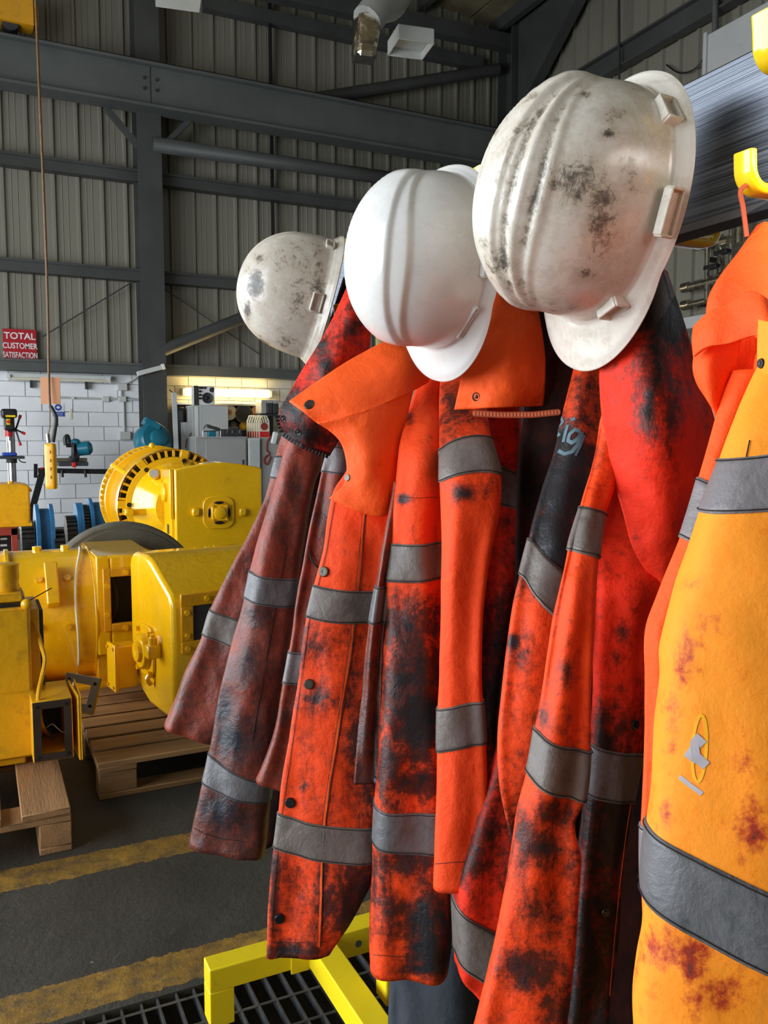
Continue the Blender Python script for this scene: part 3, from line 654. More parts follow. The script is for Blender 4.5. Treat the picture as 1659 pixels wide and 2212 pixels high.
class Sheet(Piece):
    closed = False
    def __init__(s, grid, ds=1.0, crump=0.003, seed=0, nu=44, nv=56, fold=0.0, ff=3, lin=False):
        s.K = np.array(grid, float); s.ds = ds; s.cr = crump; s.seed = seed; s.fold = fold; s.ff = ff
        s.us = np.linspace(0, 1, nu); s.vs = np.linspace(0, 1, nv)
        U, V = np.meshgrid(s.us, s.vs); s.G = s.S(U, V); s.px, s.py = proj(s.G); s.front = np.ones_like(s.px, bool)
    def S(s, U, V):
        K = s.K; nr, nc = K.shape[:2]; tv = np.linspace(0, 1, nr); tu = np.linspace(0, 1, nc)
        rowsv = np.stack([hermite(K[:, j], tv, V) for j in range(nc)], -2)          # (...,nc,3)
        q = np.clip(U, 0, 1); i = np.clip(np.searchsorted(tu, q, side='right') - 1, 0, nc - 2); h = 1 / (nc - 1); t = (q - tu[i]) / h
        tan = np.gradient(rowsv, h, axis=-2); g = lambda A, k: np.take_along_axis(A, k[..., None, None], -2)[..., 0, :]
        t = t[..., None]; r = (2*t**3-3*t**2+1)*g(rowsv,i)+(t**3-2*t**2+t)*h*g(tan,i)+(-2*t**3+3*t**2)*g(rowsv,i+1)+(t**3-t**2)*h*g(tan,i+1)
        p = P(r[..., 0], r[..., 1], r[..., 2] * s.ds); n = CP - p; n /= np.linalg.norm(n, axis=-1, keepdims=True)
        w = s.fold * np.sin(2 * math.pi * s.ff * U + 2 * V + s.seed) if s.fold else 0
        if s.cr: w = w + s.cr * (fnoise(p * 22, int(s.seed) + 5, 3) * 1.3 + 0.5 * (1 - 3 * np.abs(fnoise(p * 13, int(s.seed) + 9, 2))))
        return p + n * np.asarray(w)[..., None] if (s.cr or s.fold) else p
def dirt_shade_map(px, py, blobs, grad):  # values hold grime and, on some pieces, painted shade
    b = np.interp(py, [g[0] for g in grad], [g[1] for g in grad]) if grad else 0
    return blobsum(px, py, blobs) + b
def make(pc, name, m, parent, blobs=(), grad=(), thick=0.003, cap=True, label=None, bottom_in=0.010):
    nv, nu = pc.G.shape[:2]; vs = pc.G.reshape(-1, 3); fs = []
    if pc.closed:
        for j in range(nv - 1):
            for i in range(nu): fs.append((j * nu + i, (j + 1) * nu + i, (j + 1) * nu + (i + 1) % nu, j * nu + (i + 1) % nu))
        dv = dirt_shade_map(pc.px, pc.py, blobs, grad).ravel()
        # turned-in hem: inner tube going back up, closed
        c0 = pc.G[-1].mean(0); inn = []
        up_ = pc.G[-5].mean(0) - c0; up_ /= np.linalg.norm(up_)
        for dz, k in ((0.001, 0.86), (bottom_in, 0.72)):
            inn.append(c0 + (pc.G[-1] - c0) * k + up_ * dz)
        n = len(vs); vs = np.concatenate([vs, np.array(inn).reshape(-1, 3)]); dv = np.concatenate([dv, np.full(2 * nu, 0.9)])  # inner hem coloured dark for the shade inside the cuff
        b0 = (nv - 1) * nu
        for i in range(nu):
            k = (i + 1) % nu
            fs.append((b0 + i, n + i, n + k, b0 + k)); fs.append((n + i, n + nu + i, n + nu + k, n + k))
        fs.append(tuple(n + nu + i for i in range(nu))); fs.append(tuple(reversed(range(nu))))
    else:
        for j in range(nv - 1):
            for i in range(nu - 1): fs.append((j * nu + i, (j + 1) * nu + i, (j + 1) * nu + i + 1, j * nu + i + 1))
        dv = dirt_shade_map(pc.px, pc.py, blobs, grad).ravel()
    me = bpy.data.meshes.new(name); me.from_pydata(vs.tolist(), [], fs); me.update()
    bm = bmesh.new(); bm.from_mesh(me); bmesh.ops.recalc_face_normals(bm, faces=bm.faces); bm.to_mesh(me); bm.free()
    me.materials.append(m); me.polygons.foreach_set('use_smooth', [True] * len(me.polygons)); setattr_dirt(me, dv)
    o = link(name, me, parent, True, label)
    if not pc.closed: s = o.modifiers.new('cloth', 'SOLIDIFY'); s.thickness = thick; s.offset = 0
    return o
def vfind(pc, py, right):
    q = np.linspace(0, 1, 400); r = hermite(pc.R, pc.t, q); return float(np.interp(py, r[:, 3 if right else 1], q))
def band(pc, yl0, yr0, yl1, yr1, m, parent, sag0=0.0, sag1=None, blobs=(), grad=(), name='reflective_band', off=0.0016, label='grey reflective tape band', stitch=True):
    """tape sewn round a tube between the given picture heights at its left and right edges (sag: bulge in v at the middle)"""
    sag1 = sag0 if sag1 is None else sag1
    u = np.concatenate([pc.us, pc.us + 0]) if False else pc.us; s_ = (1 + np.cos(2 * math.pi * u)) / 2; bow = 4 * s_ * (1 - s_) * np.sign(np.where(np.abs(np.sin(2 * math.pi * u)) < 1e-6, 1, 1))
    fsign = np.where(pc.front[len(pc.vs) // 2], 1, -1)
    a0 = vfind(pc, yl0, 0), vfind(pc, yr0, 1); a1 = vfind(pc, yl1, 0), vfind(pc, yr1, 1)
    V0 = a0[0] + (a0[1] - a0[0]) * s_ + sag0 * bow * fsign; V1 = a1[0] + (a1[1] - a1[0]) * s_ + sag1 * bow * fsign
    k = 9; rows = []
    def row(f, o_):
        V = V0 + (V1 - V0) * f; U = u; p = pc.S(U[None], V[None])[0]; n = pc.normal(U[None], V[None])[0]; return p + n * o_
    rows.append(row(0, -0.001))
    for i in range(k): rows.append(row(i / (k - 1), off))
    rows.append(row(1, -0.001))
    G = np.array(rows); nv, nu = G.shape[:2]; fs = [(j * nu + i, (j + 1) * nu + i, (j + 1) * nu + (i + 1) % nu, j * nu + (i + 1) % nu) for j in range(nv - 1) for i in range(nu)]
    me = bpy.data.meshes.new(name); me.from_pydata(G.reshape(-1, 3).tolist(), [], fs); me.update()
    bm = bmesh.new(); bm.from_mesh(me); bmesh.ops.recalc_face_normals(bm, faces=bm.faces); bm.to_mesh(me); bm.free()
    me.materials.append(m); me.polygons.foreach_set('use_smooth', [True] * len(me.polygons)); x, y = proj(G); setattr_dirt(me, dirt_shade_map(x, y, blobs, grad).ravel())
    o = link(name, me, parent, True, label)
    if stitch:
        mb = MB()
        for f in (0.045, 0.955): ring_strip(mb, np.array(row(f, off + 0.0007)), 0.0005)
        mb.build('band_stitching', M['thread'], o, True, kind='stuff')
    return o
def ring_strip(mb, pts, r, closed=True):
    n = len(pts); ring = []
    for i in range(n):
        p = pts[i]; t = pts[(i + 1) % n] - pts[(i - 1) % n] if closed else pts[min(i + 1, n - 1)] - pts[max(i - 1, 0)]
        t = t / (np.linalg.norm(t) + 1e-12); a = np.cross(t, [0, 0, 1.0]); 
        if np.linalg.norm(a) < 1e-3: a = np.cross(t, [1.0, 0, 0])
        a /= np.linalg.norm(a); b = np.cross(t, a)
        ring.append([p + r * a, p + r * b, p - r * a, p - r * b])
    if closed: ring.append(ring[0])
    mb.rings(ring, not closed, not closed)
def seam(pc, pts, parent, name='seam_stitching', m='thread', r=0.0006, off=0.0008, n=5, pucker=False):
    """line of stitching through picture points that lie on the cloth"""
    q = []; P_ = np.array(pts, float)
    for i in range(len(P_) - 1):
        for k in range(n): q.append(P_[i] + (P_[i + 1] - P_[i]) * k / n)
    q.append(P_[-1]); w_ = []
    for x, y in q:
        p, nn, u, v = pc.locate(x, y); w_.append(np.array(p + nn * off))
    mb = MB(); ring_strip(mb, np.array(w_), r, False)
    return mb.build(name, M[m], parent, True, kind='stuff')
def on(pc, x, y, off=0.0): p, n, u, v = pc.locate(x, y); return p + n * off, n
def button(pc, x, y, r, parent, m='snap', eye=False):
    p, n = on(pc, x, y)
    mb = MB(); prof = [(-0.001, r), (0.0015, r), (0.0028, r * 0.86), (0.003, r * 0.4), (0.0026, 0.0003)] if not eye else [(-0.001, r), (0.001, r), (0.0022, r * 0.8), (0.0012, r * 0.5), (0.0012, r * 0.45), (0.003, r * 0.28), (0.0034, 0.0003)]
    mb.lathe(prof, p, n, 20); return mb.build('snap_button', M[m], parent, True)
def stroke(pc, pts, r, parent, name, m, label=None, off=0.0004, n=6):
    q = []; P_ = np.array(pts, float)
    for i in range(len(P_) - 1):
        for k in range(n): q.append(P_[i] + (P_[i + 1] - P_[i]) * k / n)
    q.append(P_[-1]); rs = []
    L = [on(pc, x, y) for x, y in q]
    for i, (p, nn) in enumerate(L):
        t = (L[min(i + 1, len(L) - 1)][0] - L[max(i - 1, 0)][0]).normalized(); s_ = nn.cross(t).normalized()
        rr = r if not isinstance(r, tuple) else r[0] + (r[1] - r[0]) * i / (len(L) - 1)
        rs.append([p + s_ * rr - nn * 0.0004, p + s_ * rr + nn * off, p - s_ * rr + nn * off, p - s_ * rr - nn * 0.0004])
    return MB().rings(rs).build(name, m, parent, True, label=label)
def zipteeth(pc_pts, nrm, m, parent, step=0.0042, size=(0.0028, 0.005, 0.003), name='zip_teeth'):
    mb = MB(); pts = [Vector(p) for p in pc_pts]; acc = 0.0
    for i in range(len(pts) - 1):
        a, b = pts[i], pts[i + 1]; d = (b - a); l = d.length; d.normalize(); n = Vector(nrm); y = n.cross(d).normalized(); n = d.cross(y); R = Matrix((d, y, n)).transposed()
        t = acc
        while t < l: mb.box(a + d * t, size, R); t += step
        acc = t - l
    o = mb.build(name, M[m], parent, True, kind='stuff'); return o
OR = (0.93, 0.070, 0.007); BR = (0.11, 0.018, 0.010); DK = (0.020, 0.019, 0.021)
f_clean = fabric('orange_cloth_clean', (0.98, 0.098, 0.006), (0.42, 0.03, 0.008), (0.03, 0.02, 0.018), 2.0, -0.06, 0.7, 0.75)
f_mid = fabric('orange_cloth_grubby', OR, BR, DK, 5.0, 0.24, 0.68, 0.88)
f_dirty_shaded = fabric('orange_cloth_oily_shaded', (0.36, 0.055, 0.026), (0.115, 0.036, 0.026), (0.024, 0.025, 0.033), 8.0, 0.40, 0.55, 0.62)  # oil browning, deepened further for the shade the far jacket hangs in
f_red = fabric('red_orange_cloth', (0.86, 0.028, 0.004), (0.16, 0.014, 0.007), (0.018, 0.013, 0.013), 11.0, 0.17, 0.72)
f_sunlit = fabric('sunlit_orange_cloth', (1.0, 0.285, 0.014), (0.45, 0.04, 0.012), (0.05, 0.03, 0.025), 14.0, 0.13, 0.7, 1.15, 1.0, 0.22)  # near coat's cloth with the sun's yellowing put into the colour
f_shaded = fabric('shaded_orange_cloth', (1.0, 0.085, 0.006), (0.5, 0.04, 0.01), (0.05, 0.03, 0.025), 17.0, -0.25, 0.7, 0.7)  # same coat's cloth, redder copy for the parts out of the sun
f_shade = fabric('shade_black_cloth', (0.035, 0.010, 0.007), (0.014, 0.008, 0.007), (0.006, 0.005, 0.005), 20.0, 0.3, 1.0, 1.0, 1.0, 0.3, 0.05)  # near-black cloth that paints the deep shade between garments
f_navy = fabric('navy_cloth', (0.030, 0.036, 0.046), (0.02, 0.024, 0.03), (0.01, 0.01, 0.012), 23.0, 0.0, 0.8)
f_tape = fabric('reflective_tape', (0.165, 0.142, 0.125), (0.085, 0.070, 0.06), (0.022, 0.02, 0.02), 26.0, 0.22, 0.42, 1.0, 0.3)
f_tapec = fabric('clean_reflective_tape', (0.185, 0.165, 0.165), (0.12, 0.105, 0.1), (0.03, 0.03, 0.03), 29.0, -0.10, 0.4, 0.6, 0.3)
f_taped = fabric('oily_reflective_tape', (0.135, 0.132, 0.135), (0.05, 0.066, 0.066), (0.02, 0.021, 0.024), 32.0, 0.18, 0.38, 1.0, 0.3)
def hang(t, hookY, pts):
    MB().tube(pts, 0.0022, 8).build('hanging_loop', M['thread_o'], t, True)
# ================= far jacket
d1 = 0.885
J1 = thing('work_jacket', 'oil-browned orange jacket hanging under the blue-scuffed helmet', 'jacket', (0.62, 1.425, 1.56), group='dirty high-visibility jackets on the rack')
hang(J1, 1.425, [(0.64, 1.425, 1.572), (0.632, 1.43, 1.57), (0.63, 1.43, 1.53), (0.63, 1.43, 1.47)])
g = [(600, 0.15), (1100, .25), (1500, .38), (1850, .45)]
j1body = Tube([(742, 600, 775, 600, 1.86), (705, 720, 770, 720, 1.86), (670, 900, 760, 900, 1.86), (640, 1100, 750, 1100, 1.86), (610, 1350, 730, 1350, 1.86), (590, 1550, 700, 1550, 1.86), (568, 1700, 680, 1700, 1.86), (535, 1835, 612, 1800, 1.88)], d1, .8, fold=.006, seed=1)
make(j1body, 'body', f_shade, J1, (), [(600, .1), (900, .3)])  # black fill painting the shade between the sleeves
j1a = Tube([(640, 850, 690, 850, 1.80), (612, 925, 665, 925, 1.80), (585, 1030, 645, 1040, 1.80), (553, 1120, 615, 1130, 1.80), (505, 1215, 580, 1230, 1.80), (456, 1310, 560, 1340, 1.80), (428, 1390, 535, 1430, 1.80), (403, 1440, 518, 1490, 1.80), (376, 1510, 505, 1555, 1.80), (355, 1563, 470, 1606, 1.80)], d1, .6, seed=2, crump=.006)
make(j1a, 'sleeve', f_dirty_shaded, J1, [(560, 1080, 20, 40, .2), (470, 1230, 40, 30, .25)], [(850, .1), (1000, .1), (1300, .12), (1600, .16)])
band(j1a, 985, 985, 1032, 1042, f_taped, J1); band(j1a, 1312, 1346, 1367, 1407, f_tape, J1)
j1b = Tube([(640, 880, 700, 880, 1.70), (622, 945, 696, 990, 1.70), (592, 1050, 678, 1050, 1.70), (562, 1150, 660, 1150, 1.70), (541, 1230, 648, 1240, 1.70), (524, 1310, 637, 1340, 1.70), (498, 1400, 622, 1440, 1.70), (475, 1505, 606, 1560, 1.70), (455, 1620, 592, 1690, 1.70), (436, 1710, 582, 1760, 1.70), (420, 1780, 578, 1812, 1.70), (411, 1818, 572, 1842, 1.70)], d1, .62, seed=3, crump=.006)
make(j1b, 'sleeve', f_dirty_shaded, J1, [(640, 1060, 30, 60, .3), (560, 1330, 40, 30, .35), (540, 1430, 30, 60, .25), (500, 1590, 40, 50, .4), (480, 1540, 25, 40, .35), (470, 1740, 50, 40, .3), (620, 1130, 40, 80, .15)], [(900, .0), (1200, .05), (1340, .12), (1600, .22), (1850, .3)])
band(j1b, 1231, 1247, 1291, 1309, f_taped, J1, .004); band(j1b, 1622, 1680, 1684, 1724, f_taped, J1, .008)
seam(j1b, [(414, 1786), (440, 1800), (480, 1812), (530, 1818)], J1)
seam(j1b, [(618, 1180), (600, 1280), (575, 1420), (545, 1600)], J1)
j1c = Tube([(722, 880, 770, 890, 1.62), (714, 945, 765, 955, 1.62), (692, 1037, 745, 1045, 1.62), (672, 1130, 728, 1140, 1.62), (656, 1210, 712, 1215, 1.62), (640, 1295, 696, 1300, 1.62), (624, 1400, 678, 1410, 1.62), (608, 1485, 664, 1500, 1.62), (590, 1580, 655, 1600, 1.62), (566, 1650, 645, 1670, 1.62), (550, 1682, 640, 1712, 1.62)], d1, .6, seed=4, crump=.005)
make(j1c, 'sleeve', f_dirty_shaded, J1, [(690, 1120, 20, 60, .25)], [(880, .05), (1200, .08), (1700, .15)])
band(j1c, 962, 968, 1020, 1026, f_tapec, J1); band(j1c, 1403, 1410, 1472, 1478, f_tapec, J1)
# open front with stand collar, edged with black zip
j1f = Sheet([[(757, 604, 1.56), (775, 618, 1.55), (800, 640, 1.56)], [(724, 678, 1.55), (760, 690, 1.53), (800, 712, 1.56)], [(690, 742, 1.55), (735, 760, 1.52), (795, 778, 1.56)], [(652, 802, 1.55), (710, 815, 1.52), (780, 840, 1.56)], [(624, 852, 1.55), (685, 872, 1.52), (760, 900, 1.56)], [(602, 895, 1.55), (660, 920, 1.53), (735, 945, 1.56)], [(612, 938, 1.56), (655, 962, 1.55), (712, 985, 1.57)]], d1, .004, 6)
make(j1f, 'collar', f_red, J1, [(700, 790, 20, 60, .5), (640, 880, 40, 40, .55), (760, 700, 20, 40, .4), (655, 940, 50, 30, .6)], [(600, .2), (900, .35), (1000, .6)])
seam(j1f, [(748, 640), (712, 715), (680, 775), (645, 835), (618, 880)], J1); seam(j1f, [(735, 720), (715, 780), (690, 830), (650, 900)], J1)
zp = [on(j1f, x, y, .001)[0] for x, y in [(602, 900), (606, 922), (613, 936), (630, 948), (655, 961), (680, 973), (708, 984)]]
zipteeth(zp, (-.4, -.9, 0), 'black', J1, .006, (.0042, .010, .004))
for x, y in ((613, 905), (645, 932)): button(j1f, x, y, .0062, J1, 'snapk', True)
MB().tube([P(690, 1190, 1.43), P(695, 1230, 1.42), P(672, 1205, 1.42), P(668, 1160, 1.43)], .0016, 6).build('elastic_cord', M['black'], J1, True)
MB().tube([P(560, 1700, 1.5), P(555, 1760, 1.5), P(552, 1800, 1.5), P(536, 1846, 1.5)], .002, 6).build('drawcord', M['black'], J1, True)
# ================= middle jacket with turned-down collar and snap flap
d2 = 0.88
J2 = thing('work_jacket', 'grubby orange jacket with bright turned-down collar and snap-fastened front flap', 'jacket', (0.62, 0.965, 1.56), group='dirty high-visibility jackets on the rack')
hang(J2, .965, [(0.64, 0.965, 1.572), (0.632, 0.97, 1.57), (0.63, 0.975, 1.53), (0.63, 0.98, 1.46)])
j2e = Tube([(1010, 640, 1090, 640, 1.40), (1000, 800, 1120, 800, 1.40), (985, 950, 1128, 950, 1.40), (960, 1050, 1132, 1050, 1.40), (940, 1200, 1128, 1200, 1.40), (930, 1350, 1105, 1350, 1.40), (920, 1500, 1078, 1500, 1.40), (910, 1650, 1070, 1650, 1.40), (900, 1800, 1072, 1800, 1.40), (890, 1950, 1075, 1950, 1.40), (885, 2010, 1060, 2010, 1.40)], d2, .55, seed=7, fold=.008)
make(j2e, 'body', f_red, J2, [(1070, 1150, 60, 80, .1), (1090, 1480, 60, 300, .35)], [(640, .1), (1000, .2), (1200, .18), (1400, .35), (1800, .5)])
band(j2e, 985, 1030, 1080, 1105, f_tape, J2, -.006)
j2p = Tube([(760, 960, 880, 960, 1.30), (752, 1010, 870, 1010, 1.30), (722, 1058, 855, 1058, 1.30), (709, 1115, 848, 1115, 1.30), (699, 1190, 842, 1190, 1.30), (680, 1262, 838, 1272, 1.30), (661, 1345, 832, 1350, 1.30), (643, 1470, 828, 1470, 1.30), (627, 1585, 824, 1585, 1.30), (610, 1685, 820, 1690, 1.30), (598, 1780, 818, 1790, 1.30), (588, 1870, 812, 1880, 1.30), (581, 1955, 775, 1960, 1.30), (577, 2066, 712, 2060, 1.30)], d2, .2, .9, fold=.003, ff=2, crump=.005, seed=8, nv=130)
make(j2p, 'front_flap', f_mid, J2, [(740, 1165, 20, 15, .45), (760, 1195, 25, 20, .35), (700, 1500, 45, 40, .4), (690, 1400, 50, 30, .3), (760, 1450, 30, 120, .32), (770, 1600, 40, 50, .42), (760, 1700, 30, 60, .15), (650, 1700, 15, 10, .3), (780, 1950, 70, 110, .55), (620, 2055, 70, 22, .65), (590, 1900, 12, 150, .4), (665, 1940, 20, 40, .2), (700, 1950, 16, 110, .4), (810, 1640, 30, 140, .5), (650, 1390, 14, 120, .25)], [(950, -.35), (1100, -.3), (1200, -.12), (1300, .02), (1380, .14), (1550, .12), (1700, .06), (1780, .12), (2060, .18)])
band(j2p, 1262, 1276, 1333, 1346, f_tape, J2, .003); band(j2p, 1753, 1785, 1829, 1862, f_tape, J2, .004)
sm = [(795, 1040), (787, 1140), (780, 1230), (770, 1320), (758, 1420), (742, 1520), (728, 1610), (715, 1690), (704, 1770), (699, 1850), (696, 1950), (693, 2045)]
seam(j2p, sm, J2, r=.0007); stroke(j2p, [(x - 4 + 1.2 * (-1) ** i, y) for i, (x, y) in enumerate(sm)], .0017, J2, 'seam_piping', f_clean, 'bright orange piping', .0009, 4); seam(j2p, [(x - 7, y) for x, y in sm], J2, r=.0004)
seam(j2p, [(723, 1085), (706, 1190), (668, 1345), (636, 1580), (606, 1780), (590, 1960), (586, 2050)], J2, r=.0004)
seam(j2p, [(586, 2035), (640, 2036), (705, 2034)], J2, r=.0004)
for x, y in ((700, 1235), (668, 1478), (627, 1734), (604, 1984)): button(j2p, x, y, .0072, J2, 'snap' if y < 1500 else 'snapk')
j2d = Tube([(850, 1040, 884, 1040, 1.25), (840, 1100, 872, 1100, 1.25), (826, 1180, 858, 1180, 1.25), (812, 1262, 842, 1262, 1.25), (798, 1345, 832, 1345, 1.25), (785, 1450, 826, 1450, 1.25), (774, 1560, 824, 1560, 1.25), (765, 1690, 822, 1690, 1.25)], d2, .5, seed=9)
make(j2d, 'hem_gusset', f_dirty_shaded, J2, (), [(1040, .0), (1300, .15), (1600, .4)])
band(j2d, 1264, 1264, 1345, 1345, f_taped, J2)
j2b = Tube([(925, 760, 958, 760, 1.40), (908, 812, 956, 812, 1.38), (886, 880, 956, 880, 1.33), (869, 935, 955, 935, 1.28), (855, 1043, 955, 1043, 1.25), (841, 1170, 955, 1168, 1.25), (829, 1257, 955, 1255, 1.25), (830, 1325, 957, 1320, 1.25), (825, 1420, 962, 1420, 1.25), (819, 1540, 967, 1540, 1.25), (811, 1670, 972, 1670, 1.25), (805, 1800, 977, 1800, 1.25), (800, 1930, 978, 1920, 1.25), (799, 2035, 976, 2045, 1.25), (801, 2092, 968, 2099, 1.25)], d2, .6, seed=10, crump=.005, nv=130)
make(j2b, 'sleeve', f_mid, J2, [(872, 1077, 22, 14, .85), (885, 910, 12, 26, .6), (925, 940, 12, 20, .3), (900, 1300, 60, 40, .3), (880, 1360, 60, 50, .45), (890, 1450, 60, 80, .55), (900, 1550, 50, 90, .6), (840, 1660, 30, 50, .5), (890, 1690, 60, 30, .4), (870, 1860, 60, 45, .5), (920, 1980, 70, 60, .5), (850, 1960, 40, 30, .3), (935, 2050, 60, 60, .6), (915, 2094, 60, 12, .7), (820, 1490, 12, 70, -.2)], [(760, .0), (900, -.12), (1150, -.12), (1260, -.02), (1320, .22), (1600, .28), (1900, .22), (2090, .2)])
band(j2b, 1172, 1168, 1255, 1248, f_tape, J2, .001); band(j2b, 1728, 1737, 1811, 1828, f_taped, J2, .003)
seam(j2b, [(862, 1073), (900, 1076), (945, 1074)], J2, r=.0003); seam(j2b, [(806, 2062), (860, 2066), (930, 2068)], J2, r=.0004)
j2c = Tube([(955, 760, 1035, 760, 1.38), (951, 812, 1042, 812, 1.36), (949, 881, 1052, 890, 1.30), (950, 970, 1062, 950, 1.23), (950, 1040, 1082, 1030, 1.20), (952, 1100, 1080, 1100, 1.20), (953, 1170, 1062, 1180, 1.20), (952, 1290, 1046, 1290, 1.20), (950, 1387, 1040, 1387, 1.20), (948, 1477, 1039, 1470, 1.20), (945, 1550, 1045, 1545, 1.20), (944, 1622, 1048, 1610, 1.20), (941, 1747, 1050, 1740, 1.20), (938, 1830, 1046, 1830, 1.20), (935, 1914, 1040, 1912, 1.20)], d2, .6, seed=11, crump=.003, fold=.003)
make(j2c, 'sleeve', f_mid, J2, [(985, 870, 50, 60, .3), (960, 930, 30, 40, .3), (1000, 1065, 26, 18, .62), (1040, 1060, 40, 30, .3), (1030, 1150, 20, 50, .12), (1022, 1660, 6, 18, .5)], [(760, .08), (1040, .1), (1120, -.12), (1400, -.16), (1620, -.25), (1914, -.3)])
band(j2c, 970, 946, 1042, 1028, f_tape, J2, -.012); band(j2c, 1527, 1508, 1622, 1600, f_tape, J2, -.004)
seam(j2c, [(940, 1866), (985, 1862), (1038, 1861)], J2, r=.0004)
# turned-down collar and twisted lapel
j2k = Sheet([[(625, 868, 1.290), (700, 815, 1.290), (775, 768, 1.300), (850, 735, 1.320), (935, 745, 1.350)], [(655, 890, 1.270), (728, 862, 1.260), (800, 825, 1.270), (875, 792, 1.290), (930, 790, 1.330)], [(688, 915, 1.270), (750, 905, 1.250), (812, 880, 1.260), (880, 850, 1.290), (925, 825, 1.340)]], d2, .005, 12)
make(j2k, 'collar', f_clean, J2, [(675, 880, 30, 20, .1)], [(700, -.1)])
j2l = Sheet([[(686, 913, 1.26), (745, 900, 1.245), (812, 876, 1.26), (892, 842, 1.30)], [(712, 930, 1.262), (765, 915, 1.245), (825, 900, 1.262), (882, 885, 1.30)], [(738, 958, 1.262), (785, 950, 1.245), (835, 940, 1.262), (875, 930, 1.30)], [(750, 1005, 1.26), (795, 1000, 1.24), (838, 995, 1.258), (866, 985, 1.29)], [(744, 1045, 1.262), (790, 1055, 1.245), (832, 1060, 1.25), (856, 1055, 1.275)], [(712, 1076, 1.272), (772, 1105, 1.255), (820, 1115, 1.255), (849, 1110, 1.275)]], d2, .004, 13)
make(j2l, 'lapel', f_clean, J2, [(840, 960, 20, 90, .3), (800, 1060, 40, 20, .2), (790, 1100, 60, 20, .25)], [(900, -.05), (1100, .1)])
seam(j2k, [(632, 866), (700, 822), (775, 777), (845, 746)], J2, r=.0004); seam(j2k, [(725, 826), (755, 848), (790, 872), (805, 880)], J2, r=.0007); seam(j2k, [(812, 868), (850, 840), (895, 815)], J2, r=.0006)
seam(j2l, [(800, 888), (818, 915), (822, 955), (818, 1000), (812, 1050)], J2, r=.0007); seam(j2l, [(700, 918), (732, 942), (752, 985), (757, 1015), (746, 1046)], J2, r=.0004)
button(j2k, 669, 875, .0078, J2, 'snap'); button(j2l, 752, 1032, .005, J2, 'snap')
# right front: collar stand with pale zip
j2r = Sheet([[(1062, 606, 1.290), (1085, 602, 1.280), (1118, 618, 1.290)], [(1040, 660, 1.270), (1095, 655, 1.250), (1152, 650, 1.270)], [(1020, 718, 1.250), (1095, 712, 1.220), (1169, 712, 1.250)], [(1004, 778, 1.240), (1090, 778, 1.200), (1177, 785, 1.240)], [(994, 830, 1.240), (1085, 838, 1.200), (1175, 842, 1.240)], [(982, 885, 1.250), (1080, 880, 1.210), (1172, 876, 1.250)]], d2, .006, 14)
make(j2r, 'collar', f_clean, J2, [(1150, 680, 10, 8, .5), (1060, 800, 20, 10, .2), (1010, 860, 20, 25, .25), (1080, 882, 90, 8, .2)], [(600, 0.), (800, -.05)])
seam(j2r, [(1012, 760), (1002, 810), (994, 868)], J2, r=.0004); seam(j2r, [(990, 872), (1060, 872), (1168, 868)], J2, r=.0004); seam(j2r, [(1058, 650), (1080, 700), (1120, 745), (1170, 780)], J2, r=.0006)
button(j2r, 1030, 857, .0065, J2, 'snapk', True)
zz = [P(x, y, 1.225 * d2) for x, y in [(1024, 893), (1080, 896), (1150, 896), (1208, 890)]]
zipteeth(zz, (-.4, -.9, 0), 'zipo', J2, .0044, (.0030, .005, .003))
MB().sweep(zz, [(-.0008, -.004), (.0008, -.004), (.0008, .004), (-.0008, .004)], (-.4, -.9, 0)).build('zip_tape', M['thread_o'], J2, True)
# ================= third jacket
d3 = 0.93
J3 = thing('work_jacket', 'red-orange jacket with one blackened sleeve bearing pale letters, under the largest helmet', 'jacket', (0.62, 0.757, 1.56), group='dirty high-visibility jackets on the rack')
hang(J3, .757, [(0.64, 0.757, 1.572), (0.632, 0.76, 1.57), (0.63, 0.765, 1.53), (0.63, 0.77, 1.46)])
j3z = Tube([(1160, 620, 1330, 600, 1.20), (1165, 760, 1340, 760, 1.20), (1135, 900, 1400, 900, 1.20), (1120, 1050, 1420, 1050, 1.20), (1115, 1200, 1430, 1200, 1.20), (1110, 1400, 1425, 1400, 1.20), (1100, 1600, 1420, 1600, 1.20), (1090, 1800, 1410, 1800, 1.20), (1090, 2000, 1400, 2000, 1.20), (1100, 2230, 1390, 2230, 1.20)], d3, .3, seed=15, fold=.01)
make(j3z, 'back', f_shade, J3, (), [(600, .2)])  # black backing painting the shaded gaps around this jacket
j3t = Tube([(1110, 1380, 1190, 1380, 1.14), (1090, 1500, 1190, 1500, 1.14), (1072, 1600, 1190, 1600, 1.14), (1040, 1700, 1190, 1720, 1.14), (1005, 1800, 1185, 1830, 1.14), (982, 1870, 1170, 1920, 1.14), (975, 1925, 1150, 2030, 1.14), (978, 2000, 1120, 2120, 1.14), (982, 2075, 1062, 2170, 1.14)], d3, .5, seed=16, fold=.006)
make(j3t, 'tail', f_red, J3, [(1010, 1850, 60, 60, .3)], [(1380, .35), (1700, .45), (1900, .32), (2000, .2), (2150, .1)])
band(j3t, 1925, 2040, 2050, 2138, f_tape, J3)
j3a = Tube([(1268, 660, 1316, 660, 1.14), (1258, 715, 1316, 715, 1.14), (1246, 772, 1318, 772, 1.13), (1220, 881, 1318, 890, 1.11), (1198, 971, 1310, 980, 1.09), (1163, 1090, 1290, 1095, 1.06), (1145, 1163, 1272, 1190, 1.04), (1125, 1242, 1250, 1290, 1.03), (1107, 1333, 1230, 1370, 1.01), (1097, 1405, 1212, 1440, 1.0), (1086, 1496, 1200, 1500, 1.0), (1076, 1593, 1195, 1600, 1.0), (1078, 1689, 1186, 1690, 1.0), (1092, 1765, 1178, 1765, 1.01), (1112, 1850, 1168, 1850, 1.03)], d3, .55, seed=17, crump=.003, nv=110)
